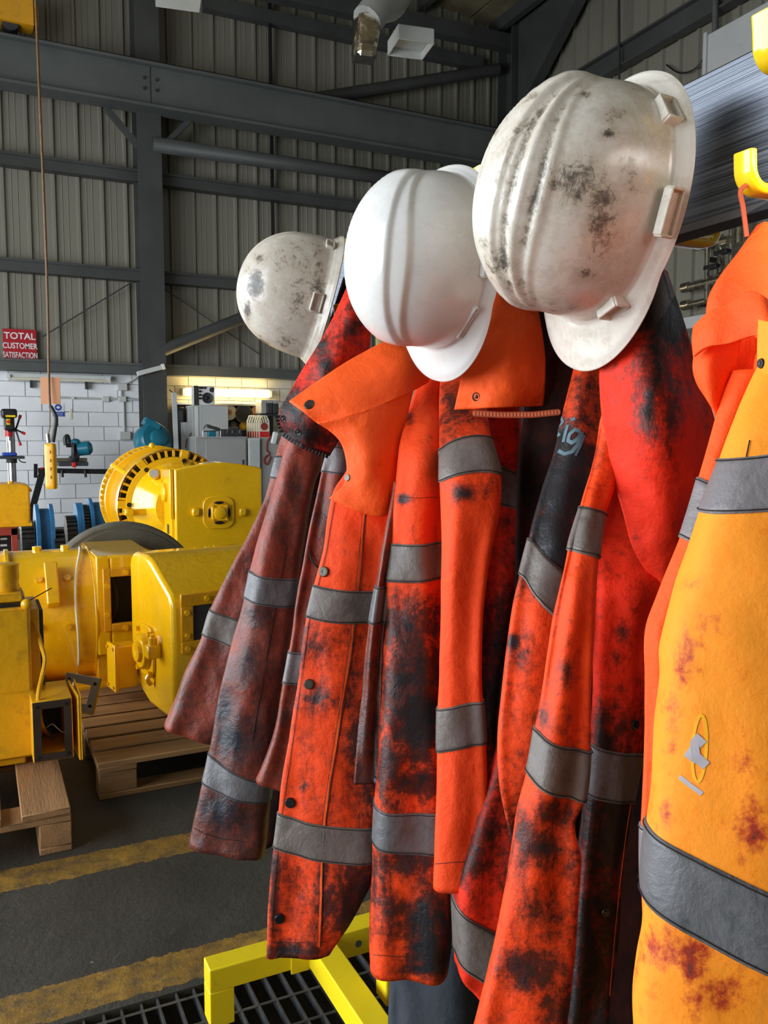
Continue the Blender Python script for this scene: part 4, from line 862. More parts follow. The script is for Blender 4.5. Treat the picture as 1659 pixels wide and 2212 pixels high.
make(j3a, 'sleeve', f_mid, J3, [(1260, 870, 40, 60, .3), (1230, 980, 50, 60, .5), (1215, 1060, 60, 90, .75), (1190, 1170, 70, 90, .8), (1110, 1390, 14, 22, .6), (1120, 1420, 25, 25, .3)], [(660, .1), (850, .1), (1000, .35), (1220, .3), (1300, .05), (1600, .05), (1760, .35), (1850, .8)], label='blackened upper sleeve')  # blackened by dirt; the lowest end is painted dark for shade
band(j3a, 1163, 1280, 1242, 1372, f_tape, J3)
lt = mat('pale_blue_print', (0.10, 0.17, 0.20), 0.7, 0, 0.3, 40, (0.05, 0.05, 0.05), 0.3)
def let(pts, r=.0024): stroke(j3a, pts, r, J3, 'printed_letter', lt, None, .0006)
let([(1206, 905), (1213, 903), (1216, 912), (1208, 922), (1204, 935), (1209, 942)])
let([(1227, 918), (1221, 938), (1217, 955)]); let([(1237, 903), (1239, 909)], .003)
let([(1254, 932), (1242, 928), (1231, 938), (1227, 952), (1236, 957), (1249, 947), (1257, 933)]); let([(1257, 933), (1248, 960), (1236, 976), (1220, 981), (1206, 974)])
let([(1262, 940), (1254, 962), (1243, 984)], .0016)
j3c = Tube([(1290, 960, 1450, 960, 1.12), (1286, 1100, 1445, 1100, 1.10), (1284, 1270, 1428, 1265, 1.02), (1280, 1370, 1396, 1330, 1.02), (1276, 1500, 1393, 1500, 1.02), (1272, 1600, 1391, 1600, 1.02), (1258, 1750, 1364, 1735, 1.02), (1240, 1900, 1347, 1870, 1.02), (1228, 2050, 1333, 2040, 1.02), (1215, 2230, 1312, 2230, 1.02)], d3, .45, seed=18, crump=.004, nv=110)
make(j3c, 'front', f_red, J3, [(1345, 1370, 26, 26, .5), (1330, 1420, 16, 16, .45), (1300, 1600, 30, 60, .35)], [(960, .1), (1250, .1), (1500, .22), (1600, .4), (1720, .75), (2200, .85)])
band(j3c, 1598, 1625, 1708, 1733, f_taped, J3, .002)
button(j3c, 1372, 1566, .0058, J3, 'snapk', True); button(j3c, 1308, 1971, .005, J3, 'snap', True)
seam(j3c, [(1386, 1600), (1368, 1700), (1352, 1800), (1340, 1900), (1328, 2010), (1316, 2150)], J3, m='thread_o', r=.0006)
j3b = Tube([(1312, 820, 1356, 830, 1.04), (1304, 880, 1352, 890, 1.03), (1294, 930, 1346, 945, 1.02), (1275, 1020, 1330, 1044, 1.0), (1256, 1090, 1311, 1109, .97), (1228, 1192, 1295, 1206, .94), (1216, 1242, 1288, 1279, .93), (1194, 1351, 1284, 1370, .93), (1181, 1430, 1280, 1439, .93), (1167, 1516, 1277, 1530, .93), (1154, 1570, 1275, 1600, .93), (1135, 1662, 1260, 1725, .93), (1116, 1735, 1240, 1770, .93), (1100, 1850, 1249, 1850, .93), (1078, 1979, 1244, 1979, .93), (1050, 2114, 1232, 2114, .93), (1018, 2240, 1218, 2240, .93)], d3, .6, seed=19, crump=.004, nv=140)
make(j3b, 'sleeve', f_mid, J3, [(1230, 1450, 30, 40, .3), (1170, 1540, 20, 40, .2), (1215, 1760, 60, 50, .45), (1170, 1830, 50, 40, .35), (1160, 1980, 50, 50, .3), (1150, 2100, 60, 60, .4), (1200, 2190, 60, 60, .4), (1280, 1140, 16, 12, .4), (1130, 1780, 20, 60, .2), (1235, 1900, 25, 120, .25)], [(830, .1), (1050, .08), (1200, -.02), (1450, .04), (1570, .14), (1680, .14), (1900, .12), (2230, .2)])
band(j3b, 1094, 1109, 1190, 1208, f_tape, J3, -.003); band(j3b, 1570, 1616, 1664, 1724, f_tape, J3, .003)
seam(j3b, [(1275, 1098), (1262, 1150), (1252, 1196)], J3, r=.0006)
j3f = Sheet([[(1402, 588, 1.000), (1425, 580, 0.990), (1440, 588, 1.000)], [(1345, 690, 1.000), (1415, 675, 0.970), (1468, 672, 1.000)], [(1301, 772, 1.000), (1400, 760, 0.960), (1490, 742, 1.000)], [(1298, 868, 1.000), (1410, 850, 0.950), (1517, 832, 1.000)], [(1311, 950, 1.000), (1430, 940, 0.950), (1545, 920, 1.000)], [(1328, 1040, 1.000), (1440, 1030, 0.960), (1552, 1010, 1.010)], [(1348, 1112, 1.000), (1440, 1110, 0.970), (1540, 1090, 1.020)], [(1370, 1188, 1.010), (1440, 1190, 0.990), (1510, 1180, 1.020)], [(1418, 1264, 1.020), (1438, 1266, 1.010), (1462, 1258, 1.030)]], d3, .004, 20, nv=70)
make(j3f, 'lapel', f_red, J3, [(1425, 670, 80, 110, .95), (1412, 770, 40, 130, .9), (1400, 880, 40, 120, .7), (1440, 900, 44, 150, .62), (1455, 1000, 20, 80, .4), (1340, 800, 30, 40, .3), (1500, 800, 16, 60, .25), (1430, 960, 40, 40, .25), (1520, 900, 14, 60, .3), (1325, 870, 12, 30, .3), (1500, 1080, 40, 60, .12), (1320, 775, 16, 10, .4)], [(580, .25), (760, .12), (900, -.02), (1000, -.15), (1200, -.1)])
seam(j3f, [(1308, 790), (1305, 868), (1318, 950), (1336, 1040), (1356, 1112), (1378, 1185), (1420, 1255)], J3, r=.0006); seam(j3f, [(1316, 782), (1345, 760), (1350, 735)], J3, r=.0005); seam(j3f, [(1478, 745), (1505, 835), (1530, 925)], J3, r=.0005)
# ================= nearest coat
d4 = 1.10
J4 = thing('work_coat', 'bright sunlit orange coat at the near end of the rack, cleaner than the others', 'coat', (0.62, 0.557, 1.56), group='dirty high-visibility jackets on the rack')
hang(J4, .557, [(0.640, 0.557, 1.582), (0.630, 0.556, 1.574), (0.634, 0.556, 1.56), (0.640, 0.556, 1.535)])
j4s = Tube([(1585, 800, 1680, 800, .66), (1560, 860, 1650, 860, .66), (1546, 905, 1630, 910, .66), (1510, 1031, 1590, 1040, .66), (1470, 1161, 1550, 1165, .66), (1440, 1234, 1520, 1240, .66), (1416, 1295, 1500, 1300, .66), (1397, 1345, 1490, 1345, .66), (1393, 1467, 1480, 1467, .66), (1391, 1685, 1470, 1690, .66), (1387, 1790, 1460, 1795, .66), (1387, 1902, 1460, 1905, .66), (1392, 2010, 1460, 2020, .66)], d4, .6, seed=21, fold=.002, crump=.002, nv=110)
make(j4s, 'sleeve', f_shaded, J4, [(1400, 1400, 20, 30, .2)], [(800, -.1), (1400, -.05)])
band(j4s, 1031, 1066, 1161, 1196, f_tapec, J4); band(j4s, 1781, 1800, 1902, 1925, f_tapec, J4)
j4b = Tube([(1660, 760, 2190, 760, .60), (1632, 815, 2230, 815, .60), (1592, 913, 2280, 913, .59), (1562, 994, 2290, 985, .585), (1538, 1059, 2300, 1050, .58), (1520, 1108, 2305, 1100, .58), (1493, 1186, 2310, 1180, .58), (1464, 1275, 2320, 1270, .58), (1440, 1365, 2325, 1360, .58), (1430, 1410, 2330, 1410, .58), (1430, 1467, 2330, 1467, .58), (1421, 1554, 2330, 1554, .58), (1410, 1728, 2330, 1760, .58), (1401, 1790, 2330, 1850, .58), (1392, 1900, 2330, 2000, .58), (1390, 2010, 2330, 2110, .58), (1377, 2076, 2330, 2180, .58), (1370, 2150, 2330, 2250, .58), (1374, 2260, 2330, 2380, .58), (1385, 2700, 2330, 2800, .58), (1390, 3300, 2330, 3350, .58)], d4, .32, .8, seed=22, fold=.004, ff=2, crump=.004, nu=72, nv=150)
make(j4b, 'body', f_sunlit, J4, [(1500, 1260, 40, 30, .45), (1530, 1330, 60, 60, .42), (1480, 1430, 30, 70, .5), (1450, 1560, 30, 120, .3), (1440, 1760, 40, 40, .45), (1560, 1210, 40, 40, .35), (1600, 1640, 40, 60, .22), (1640, 1800, 40, 80, .5), (1500, 2080, 50, 70, .6), (1540, 2140, 70, 50, .55), (1430, 2050, 40, 60, .35), (1630, 2130, 40, 40, .3), (1620, 1270, 12, 20, .3)], [(760, -.25), (1100, -.2), (1250, -.12), (1700, -.1), (1950, .05), (2250, .1)])
band(j4b, 992, 900, 1108, 1040, f_tapec, J4, 0.0, label='clean grey chest tape band'); band(j4b, 1784, 2080, 1938, 2250, f_taped, J4, 0.0, label='grimy grey hem tape band')
seam(j4b, [(1620, 952), (1608, 1010), (1596, 1072)], J4, r=.0005)
# printed emblem: yellow ring crossed by silver bars, with a worn line of small print below
ye = mat('yellow_print', (0.95, 0.45, 0.01), 0.5, 0, 0.05, 9); sv = mat('silver_print', (0.45, 0.40, 0.42), 0.5, 0, 0.1, 30)
ring = [(1511 + 15 * math.cos(a) + 4 * math.sin(a) * -1, 1617 + 72 * math.sin(a)) for a in np.linspace(0, 2 * math.pi, 26)]
stroke(j4b, ring, .0011, J4, 'printed_emblem', ye, 'yellow printed ring', .0005, 2)
for p, r in (([(1500, 1590), (1520, 1608)], .0032), ([(1484, 1622), (1508, 1640)], .0042), ([(1502, 1632), (1526, 1654)], .0036), ([(1500, 1600), (1504, 1640)], .003)): stroke(j4b, p, r, J4, 'printed_bar', sv, None, .0008)
stroke(j4b, [(1468, 1678), (1492, 1697), (1517, 1715)], .0018, J4, 'printed_line', sv)
# hood / collar
j4h = Tube([(1636, 486, 1668, 484, .70), (1612, 520, 1740, 510, .69), (1588, 555, 1790, 550, .69), (1560, 595, 1810, 600, .69), (1538, 635, 1820, 650, .69), (1528, 680, 1830, 720, .69), (1530, 730, 1830, 780, .69), (1545, 800, 1830, 840, .69)], d4, .35, seed=23, crump=.004)
make(j4h, 'hood', f_shaded, J4, (), [(480, -.05), (800, -.2)])
j4l = Sheet([[(1500, 706, .665), (1532, 676, .65), (1580, 654, .64), (1625, 630, .63), (1662, 652, .62), (1720, 690, .62)], [(1497, 735, .66), (1530, 710, .645), (1580, 695, .635), (1632, 680, .62), (1672, 705, .605), (1730, 740, .61)], [(1500, 770, .66), (1528, 750, .645), (1575, 742, .635), (1640, 725, .62), (1680, 760, .60), (1740, 790, .61)]], d4, .003, 24)
make(j4l, 'collar', f_shaded, J4, [(1600, 645, 80, 8, .35), (1660, 655, 20, 10, .3)], [(600, -.05), (760, -.2)])
j4m = Sheet([[(1500, 762, .668), (1530, 745, .66), (1560, 738, .66), (1600, 735, .66)], [(1499, 800, .668), (1530, 800, .655), (1556, 810, .66), (1585, 800, .668)], [(1512, 835, .67), (1534, 860, .66), (1552, 870, .665), (1570, 860, .675)], [(1540, 872, .675), (1545, 890, .67), (1550, 905, .67), (1560, 900, .68)]], d4, .004, 25)
make(j4m, 'collar_fold', f_shaded, J4, (), [(700, -.1)])
j4n = Sheet([[(1640, 690, .60), (1680, 700, .59), (1760, 720, .59)], [(1638, 740, .60), (1690, 750, .585), (1770, 760, .59)], [(1640, 790, .60), (1690, 810, .58), (1775, 820, .59)], [(1650, 830, .60), (1700, 850, .585), (1780, 860, .595)]], d4, .002, 26)
make(j4n, 'storm_flap', f_sunlit, J4, (), [(700, -.25)])
seam(j4l, [(1510, 712), (1545, 685), (1590, 664), (1628, 645), (1656, 664)], J4, r=.0005)
button(j4n, 1648, 785, .0042, J4, 'snapk')
# ================= dark garment at the foot of the rack
J5 = thing('dark_overalls', 'dark navy overalls hanging behind the jackets, only the lowest part showing', 'overalls', (0.66, 1.195, 1.56))
hang(J5, 1.195, [(0.64, 1.195, 1.572), (0.634, 1.20, 1.55), (0.64, 1.20, 1.45)])
j5 = Tube([(930, 900, 990, 900, 1.50), (900, 1200, 1060, 1200, 1.50), (880, 1600, 1090, 1600, 1.48), (860, 1900, 1090, 1900, 1.46), (848, 2100, 1085, 2100, 1.45), (843, 2260, 1080, 2260, 1.44)], .90, .4, seed=27, fold=.012, ff=4)
make(j5, 'trouser_body', f_navy, J5)
# ---------------------------------------------------------------- pallets
def pallet(name_label, x0, y0, L, W, along, wm='wood', nb=6, bw=None, gw=None):
    """L along the boards, W across; boards run along 'x' or 'y'; z: bottom boards .022, blocks .078, bearers .022, top boards .022"""
    t = thing('wooden_pallet', name_label, 'pallet', (x0, y0, 0), group='wooden pallets on the floor')
    def bx(a0, a1, b0, b1, z0, z1, nm, m=wm):
        lo, hi = ((a0, b0, z0), (a1, b1, z1)) if along == 'x' else ((b0, a0, z0), (b1, a1, z1))
        return MB().bb(lo, hi).build(nm, M[m], t, False, 0.003, 30, seg=1)
    bw = bw or W / nb - 0.022; gap = (W - nb * bw) / (nb - 1)
    for k in range(nb):
        j = rnd.uniform(-.004, .004); bx(j, L + j, k * (bw + gap), k * (bw + gap) + bw, 0.122, 0.144 + rnd.uniform(-.001, .002), 'deck_board')
    for a in (0, L / 2 - 0.07, L - 0.14):
        bx(a, a + 0.14, 0, W, 0.1, 0.122, 'bearer_board')
        for b in (0, W / 2 - 0.05, W - 0.10): bx(a + .001, a + 0.139, b + .002, b + 0.1, 0.022, 0.1, 'block', 'wood2' if along == 'y' else wm)
    for b in (0, W / 2 - 0.05, W - 0.1): bx(0, L, b, b + 0.1, 0, 0.022, 'bottom_board')
    return t
PCX, PCY = 0.365, 3.184
pallet('pallet of brown boards under the yellow motor with round end cap, bare near edge', PCX, PCY, 1.2, 1.0, 'x', 'wood', 7)
PDX1, PDY = 0.235, 2.83
pallet('pale timber pallet at the left edge carrying the yellow gearbox with open terminal box', PDX1 - 0.98, PDY, 1.2, 0.98, 'y', 'wood2', 5, .15)
def bolt(p, n, r, parent, m='yel', h=0.008): MB().cyl(p, Vector(p) + Vector(n) * h, r, 6).build('bolt', M[m], parent, True)
def frame(mb, x0, x1, z0, z1, y, wd, t):
    mb.bb((x0, y - t, z0), (x1, y, z0 + wd)); mb.bb((x0, y - t, z1 - wd), (x1, y, z1)); mb.bb((x0, y - t, z0 + wd), (x0 + wd, y, z1 - wd)); mb.bb((x1 - wd, y - t, z0 + wd), (x1, y, z1 - wd)); return mb
def pxz(px, py, Y): q = PY(px, py, Y); return float(q[0]), float(q[2])
# ---------------------------------------------------------------- motor with window frame (on timbers behind the pallets)
YB = 4.52
tB = thing('electric_motor', 'yellow motor lying on its side, round body ending in a square housing with dark window', 'motor', (0.4, YB, 0.0))
xa, _ = pxz(13, 1337, YB); xb, _ = pxz(203, 1337, YB); RB = 0.332; zB = 0.462
MB().lathe([(-0.5, RB * .6), (-0.12, RB * .9), (0, RB), (xb - xa, RB)], (xa, YB, zB), (1, 0, 0), 56).build('motor_body', M['yel'], tB, True)
MB().lathe([(0, RB + .012), (0.022, RB + .012)], (xa, YB, zB), (1, 0, 0), 56).build('body_flange', M['yel'], tB, True, 0.004)
MB().lathe([(0, RB + .006), (0.012, RB + .006)], (xb - 0.03, YB, zB), (1, 0, 0), 56).build('body_seam', M['yel'], tB, True, 0.003)
YH = 4.19
x0_, zt_ = pxz(203, 1192, YH + .05); x1_, _ = pxz(332, 1192, YH); z1_ = 0.79; z0_ = 0.30
mb = MB(); w_ = 0.02
mb.bb((x0_, YH, z0_), (x0_ + w_, 4.82, z1_)); mb.bb((x1_ - w_, YH, z0_), (x1_, 4.82, z1_)); mb.bb((x0_, YH, z1_ - w_), (x1_, 4.82, z1_)); mb.bb((x0_, YH, z0_), (x1_, 4.82, z0_ + w_)); mb.bb((x0_, 4.8, z0_), (x1_, 4.82, z1_))
wx0, wz1 = pxz(238, 1246, YH); wx1, _ = pxz(312, 1246, YH); _, wz0 = pxz(240, 1347, YH)
mb.bb((x0_, YH, z0_), (wx0, YH + .02, z1_)); mb.bb((wx1, YH, z0_), (x1_, YH + .02, z1_)); mb.bb((wx0, YH, wz1), (wx1, YH + .02, z1_)); mb.bb((wx0, YH, z0_), (wx1, YH + .02, wz0))
mb.build('square_housing', M['yel'], tB, True, 0.012, seg=3)
fx0, fz1 = pxz(221, 1228, YH); fx1, _ = pxz(330, 1228, YH); _, fz0 = pxz(222, 1365, YH)
mb = MB(); mb.bb((fx0, YH - .014, fz0), (wx0, YH, fz1)); mb.bb((wx1, YH - .014, fz0), (fx1, YH, fz1)); mb.bb((wx0, YH - .014, wz1), (wx1, YH, fz1)); mb.bb((wx0, YH - .014, fz0), (wx1, YH, wz0))
mb.build('window_frame', M['amber'], tB, True, 0.004)
for px, py in ((232, 1266), (232, 1328), (272, 1236), (272, 1356)): p = PY(px, py, YH - .014); bolt(p, (0, -1, 0), .014, tB, 'yel')
MB().bb((x0_ + .03, 4.42, z0_ + .03), (x1_ - .03, 4.75, z1_ - .06)).build('winding_block', M['dark'], tB, True, .02)
MB().tube([(wx0 + .02, 4.3, wz1), (wx0 + .04, 4.28, .55), (wx0 + .02, 4.3, wz0)], .012).build('winding_lead', M['dark'], tB, True)
def surfB(px, py):
    r = ray(px, py); o = CP - np.array([0, YB, zB]); a = r[1]**2 + r[2]**2; b = 2 * (o[1] * r[1] + o[2] * r[2]); c = o[1]**2 + o[2]**2 - RB**2
    t = (-b - math.sqrt(max(b * b - 4 * a * c, 0))) / (2 * a); p = CP + r * t; n = Vector((0, p[1] - YB, p[2] - zB)).normalized(); return Vector(p), n
for px, py in ((83, 1254), (145, 1250), (146, 1354), (82, 1355)): p, n = surfB(px, py); bolt(p, n, .018, tB, 'yel', .012)
p, n = surfB(112, 1270); 
MB().prism([(-.028, .10), (.028, .10), (.03, -.12), (-.03, -.12)], p - n * .01, (1, 0, 0), (0, -n.z, n.y), n, .055).build('lifting_lug', M['yel'], tB, True, .006)
for px in (80, 141):
    X, _ = pxz(px, 1200, YB); MB().cyl((X, YB, zB + RB - .01), (X, YB, zB + RB + .02), .022, 6).build('bolt', M['yel'], tB, True)
cb = [surfB(x, y) for x, y in ((172, 1200), (166, 1230), (163, 1262), (163, 1300), (166, 1340), (169, 1380), (170, 1420), (167, 1452))]
top = [Vector((cb[0][0].x + .01, YB - .04, zB + RB + .008))]
MB().tube(top + [p + n * .012 for p, n in cb] + [Vector(P(160, 1478, 3.6)), Vector(P(155, 1492, 3.4))], .0065, 8).build('motor_lead', M['cream_w'], tB, True)
for X in (xb - .02, xa + .05):
    MB().bb((X, YB - .28, 0.16), (X + .05, YB + .28, .32)).build('mounting_foot', M['yel2'], tB, True, .004)
MB().bb((xa, YB - .34, .12), (x1_, YB + .3, .162)).build('foot_rail', M['yel2'], tB, True, .004)
t = thing('timber_bearer', 'grey timber bearers lying under the round yellow motor', 'timber', (.4, YB, 0))
for k, dy in enumerate((-.27, .15)): MB().bb((xa - .3, YB + dy, 0), (x1_ + .3, YB + dy + .1, .119)).build('timber', M['rust'], t, True, .004)
# ---------------------------------------------------------------- motor with end cap on the brown pallet
cp = P(373, 1400, 3.52); ang = math.radians(9)
tC = thing('electric_motor', 'yellow motor on the brown pallet, rounded housing and bolted bearing cap facing left', 'motor', (float(cp[0]), float(cp[1]), 0), ang)
# local: x to the right along the axis, y away from the camera, z up; end face is the plane x = 0
prof = [(0, .17), (0, .66), (.03, .70), (.25, .812), (.32, .832), (.47, .832), (.52, .815), (.54, .77), (.54, .36), (.50, .26), (.40, .18), (.30, .150), (.14, .148), (.03, .15)]
MB().prism([(a, b) for a, b in prof], (0, 0, 0), (0, 1, 0), (0, 0, 1), (1, 0, 0), .85).build('housing', M['yel'], tC, False, .02, 30, seg=3)
mb = MB(); frame(mb, .035, .34, .44, .70, 0, .055, .014); mb.build('window_frame', M['amber'], tC, False, .004)
MB().bb((.09, -.004, .495), (.285, .0, .645)).build('window_pane', M['dark'], tC)
for a, b in ((.06, .52), (.06, .62), (.15, .672), (.25, .672), (.06, .465)): MB().cyl((a, -.014, b), (a, -.024, b), .012, 6).build('bolt', M['yel'], tC)
BCY, BCZ = .31, .40
MB().prism([(BCY + y, BCZ + z) for y, z in rrect(.20, .235, .06, 5)], (-.014, 0, 0), (0, 1, 0), (0, 0, 1), (1, 0, 0), .016).build('cap_plate', M['yel'], tC, False, .004)
MB().lathe([(0, .082), (.018, .082), (.03, .072), (.03, .05), (.046, .044), (.046, .02), (.04, .001)], (-.012, BCY, BCZ), (-1, 0, 0), 32).build('bearing_cap', M['yel'], tC)
for y, z in ((-.075, .09), (.075, .09), (-.075, -.09), (.075, -.09)): MB().cyl((-.012, BCY + y, BCZ + z), (-.03, BCY + y, BCZ + z), .013, 6).build('bolt', M['yel'], tC)
MB().bb((-.06, .13, .40), (0, .19, .46)).build('lead_gland', M['yel'], tC, False, .008)
MB().lathe([(0, .02), (.03, .02), (.03, .012), (.045, .012)], (-.03, .16, .46), (0, 0, 1), 12).build('gland_nut', M['yel'], tC)
MB().tube([(-.014, .24, .31), (-.03, .24, .285), (-.014, .24, .26)], .012, 8).build('lifting_eye', M['yel'], tC)
mb = MB(); mb.bb((-.10, .44, .20), (-.005, .54, .40)); mb.build('side_box', M['yel'], tC, False, .006)
MB().bb((-.115, .43, .19), (-.10, .55, .41)).build('side_box_lid', M['yel'], tC, False, .004)
for a, b in ((.45, .21), (.53, .21), (.45, .39), (.53, .39)): MB().cyl((-.115, a, b), (-.122, a, b), .008, 6).build('bolt', M['yel2'], tC)
for a in (.05, .6): MB().bb((a, .05, .1445), (a + .12, .45, .19)).build('mounting_foot', M['yel'], tC, False, .004)
# ---------------------------------------------------------------- gearbox at the left edge
YD = 3.28
gx1, gz1 = pxz(64, 1312, YD); _, gz0 = pxz(64, 1636, YD)
tD = thing('gearbox', 'worn yellow gearbox at the left edge with wrapped shaft neck and open terminal box', 'gearbox', (0, YD, 0))
MB().bb((-.55, YD, gz0), (gx1, YD + .42, gz1)).build('casing', M['yel2'], tD, True, .012, seg=3)
zl = pxz(30, 1495, YD)[1]
MB().bb((-.55, YD - .012, gz0 + .01), (gx1 + .006, YD, zl)).build('lower_cover', M['yel2'], tD, True, .004)
MB().bb((gx1 - .004, YD + .07, gz0 + .05), (gx1 + .035, YD + .35, gz1 - .02)).build('side_flange', M['yel2'], tD, True, .006)
MB().bb((gx1 + .035, YD + .09, gz0 + .1), (gx1 + .05, YD + .33, gz1 - .03)).build('gasket', M['dark'], tD, True, .003)
MB().bb((-.5, YD + .05, gz1 + .012), (gx1 - .02, YD + .37, gz1 + .045)).build('top_cover', M['yel2'], tD, True, .006)
MB().bb((-.5, YD + .03, gz1), (gx1 - .01, YD + .39, gz1 + .012)).build('top_gasket', M['black'], tD, True)
nx, nz = pxz(12, 1298, YD + .15)
mb = MB(); mb.lathe([(0, .05), (.01, .052), (.03, .046), (.05, .05), (.085, .047), (.10, .049), (.105, .03)], (nx, YD + .15, gz1 + .045), (0.04, 0, 1), 14); mb.build('wrapped_neck', M['card'] if False else M['yel2'], tD, True)
a = PY(62, 1298, YD); b = PY(112, 1270, YD); MB().tube([a, b], .0022, 6).build('wire_stub', M['black'], tD, True)
p = Vector(PY(58, 1305, YD)); MB().sphere(p, (.022, .022, .02), 10, 6).build('clamp_knob', M['yel2'], tD, True)
MB().bb((-.4, YD + .02, .1465), (gx1 - .03, YD + .4, gz0)).build('mounting_foot', M['yel2'], tD, True, .006)
# open terminal box
YT = 3.16
tx0, tz1 = pxz(67, 1517, YT); tx1, tz0 = pxz(160, 1636, YT)
mb = MB(); q = .022; dp = .26
mb.bb((tx0, YT, tz1 - q), (tx1, YT + dp, tz1)); mb.bb((tx0, YT, tz0), (tx1, YT + dp, tz0 + q)); mb.bb((tx0, YT, tz0 + q), (tx0 + q, YT + dp, tz1 - q)); mb.bb((tx1 - q, YT, tz0 + q), (tx1, YT + dp, tz1 - q)); mb.bb((tx0, YT + dp - .02, tz0), (tx1, YT + dp, tz1))
tb = mb.build('terminal_box', M['yel2'], tD, True, .004)
mb = MB(); frame(mb, tx0 + .004, tx1 - .004, tz0 + .004, tz1 - .004, YT, .026, .004); mb.build('box_gasket', M['rustb'], tb, True)
MB().bb((tx0 + q, YT + dp - .03, tz0 + q), (tx1 - q, YT + dp - .021, tz1 - q)).build('box_back', M['black'], tb, True)
for a in (tx0 + .02, tx1 - .02):
    for b in (tz0 + .02, tz1 - .02): MB().cyl((a, YT - .004, b), (a, YT - .006, b), .006, 8).build('bolt_hole', M['black'], tb, True)
for k in range(2): MB().box((tx1 + .014 + k * .014, YT + .1, (tz0 + tz1) / 2), (.005, .24, .24), Matrix.Rotation(.05 - .06 * k, 3, 'Z')).build('cover_plate', M['yel2'], tb, True, .001)
MB().tube([P(73, 1340, 3.14), P(88, 1390, 3.1), P(97, 1425, 3.08), P(90, 1465, 3.05), P(83, 1500, 3.0), P(85, 1545, 3.02), P(95, 1575, 3.1), P(105, 1585, 3.2)], .008, 8).build('armoured_lead', M['yel2'], tD, True)
MB().tube([P(100, 1572, 3.12), P(113, 1564, 3.1), P(124, 1573, 3.1), P(135, 1581, 3.12), P(147, 1577, 3.14)], .002, 6).build('white_wire', M['white'], tD, True)
MB().tube([P(92, 1545, 3.12), P(108, 1575, 3.12), P(114, 1600, 3.14)], .002, 6).build('blue_wire', M['bluel'], tD, True)
# loose flange plate leaning behind the terminal box
o = thing('flange_plate', 'loose grey flange plate with square hole and yellow edge, propped behind the open terminal box', 'plate', tuple(P(172, 1497, 3.42)))
R = Matrix.Rotation(math.radians(-16), 3, 'Z') @ Matrix.Rotation(math.radians(14), 3, 'Y')
mb = MB()
for c_, s_ in (((0, 0, .058), (.135, .008, .035)), ((0, 0, -.058), (.135, .008, .035)), ((.052, 0, 0), (.032, .008, .081)), ((-.052, 0, 0), (.032, .008, .081))): mb.box(R @ Vector(c_), s_, R)
mb.build('plate', M['cab2'], o, False, .002)
mb = MB().box(R @ Vector((.071, 0, 0)), (.008, .010, .155), R); mb.box(R @ Vector((0, 0, -.078)), (.14, .010, .006), R); mb.build('painted_edge', M['yel'], o, False, .002)
for a, b in ((.052, -.045), (.052, .05), (-.052, .05)): q = R @ Vector((a, -.004, b)); MB().cyl(q, q + R @ Vector((0, -.001, 0)), .007, 10).build('bolt_hole', M['black'], o)
# ---------------------------------------------------------------- big generator with slotted ring
XA, ZA, YA = 1.395, .838, 6.66; RA = .435
tA = thing('generator', 'large yellow generator with slotted ring and bulging square front box', 'motor', (XA, YA, 0))
MB().lathe([(0, RA), (.03, RA + .006), (.06, RA), (.62, RA - .01), (.66, RA - .012), (.68, RA - .05)], (XA, YA + .02, ZA), (0, 1, 0), 72).build('drum', M['yel'], tA, True)
MB().lathe([(0, RA + .02), (.05, RA + .02)], (XA, YA + .54, ZA), (0, 1, 0), 72).build('drum_flange', M['yel'], tA, True, .004)
def slotring(Y, r0, r1, n, nm, gapm):
    MB().lathe([(0, r1 - .004), (.03, r1 - .004)], (XA, Y, ZA), (0, 1, 0), 72).build('slot_backing', M['black'], tA, True)
    mb = MB()
    for k in range(n):
        a = 2 * math.pi * k / n; c_, s_ = math.cos(a), math.sin(a); rm = (r0 + r1) / 2
        mb.box((XA + rm * c_, Y - .012, ZA + rm * s_), (r1 - r0, .03, .020), Matrix.Rotation(-a, 3, 'Y'))
    mb.build(nm, M['yel'], tA, True, .002)
slotring(YA, RA - .055, RA - .004, 44, 'slot_bars', 0)
MB().lathe([(0, RA + .004), (.03, RA + .004), (.03, RA - .012), (0, RA - .012)], (XA, YA - .03, ZA), (0, 1, 0), 72, False).build('outer_ring', M['yel'], tA, True)
MB().lathe([(-.02, RA - .055), (-.045, RA - .06), (-.05, RA - .10), (-.09, RA - .13), (-.2, .24), (-.3, .2)], (XA, YA, ZA), (0, 1, 0), 64).build('end_shield', M['yel'], tA, True)
for a in (78, 128, 178, 30): 
    a = math.radians(a); p = Vector((XA + (RA - .08) * math.cos(a), YA - .052, ZA + (RA - .08) * math.sin(a)))
    MB().cyl(p, p - Vector((0, .012, 0)), .018, 12).build('bolt_hole', M['black'], tA, True)
    q = Vector((XA + (RA - .03) * math.cos(a), YA - .015, ZA + (RA - .03) * math.sin(a))); MB().box(q, (.07, .04, .06), Matrix.Rotation(-a, 3, 'Y')).build('ring_spoke', M['yel'], tA, True, .004)
mb = MB()
for k in range(60):
    a = 2 * math.pi * k / 60; c_, s_ = math.cos(a), math.sin(a); mb.box((XA + (RA + .0) * c_, YA + .74, ZA + (RA + .0) * s_), (.05, .10, .016), Matrix.Rotation(-a, 3, 'Y'))
mb.build('rear_slot_bars', M['yel'], tA, True)
MB().lathe([(0, RA - .03), (.1, RA - .03)], (XA, YA + .69, ZA), (0, 1, 0), 64).build('rear_slot_backing', M['black'], tA, True)
MB().lathe([(0, RA + .03), (.04, RA + .03), (.06, RA - .02)], (XA, YA + .79, ZA), (0, 1, 0), 72).build('rear_flange', M['yel'], tA, True, .004)
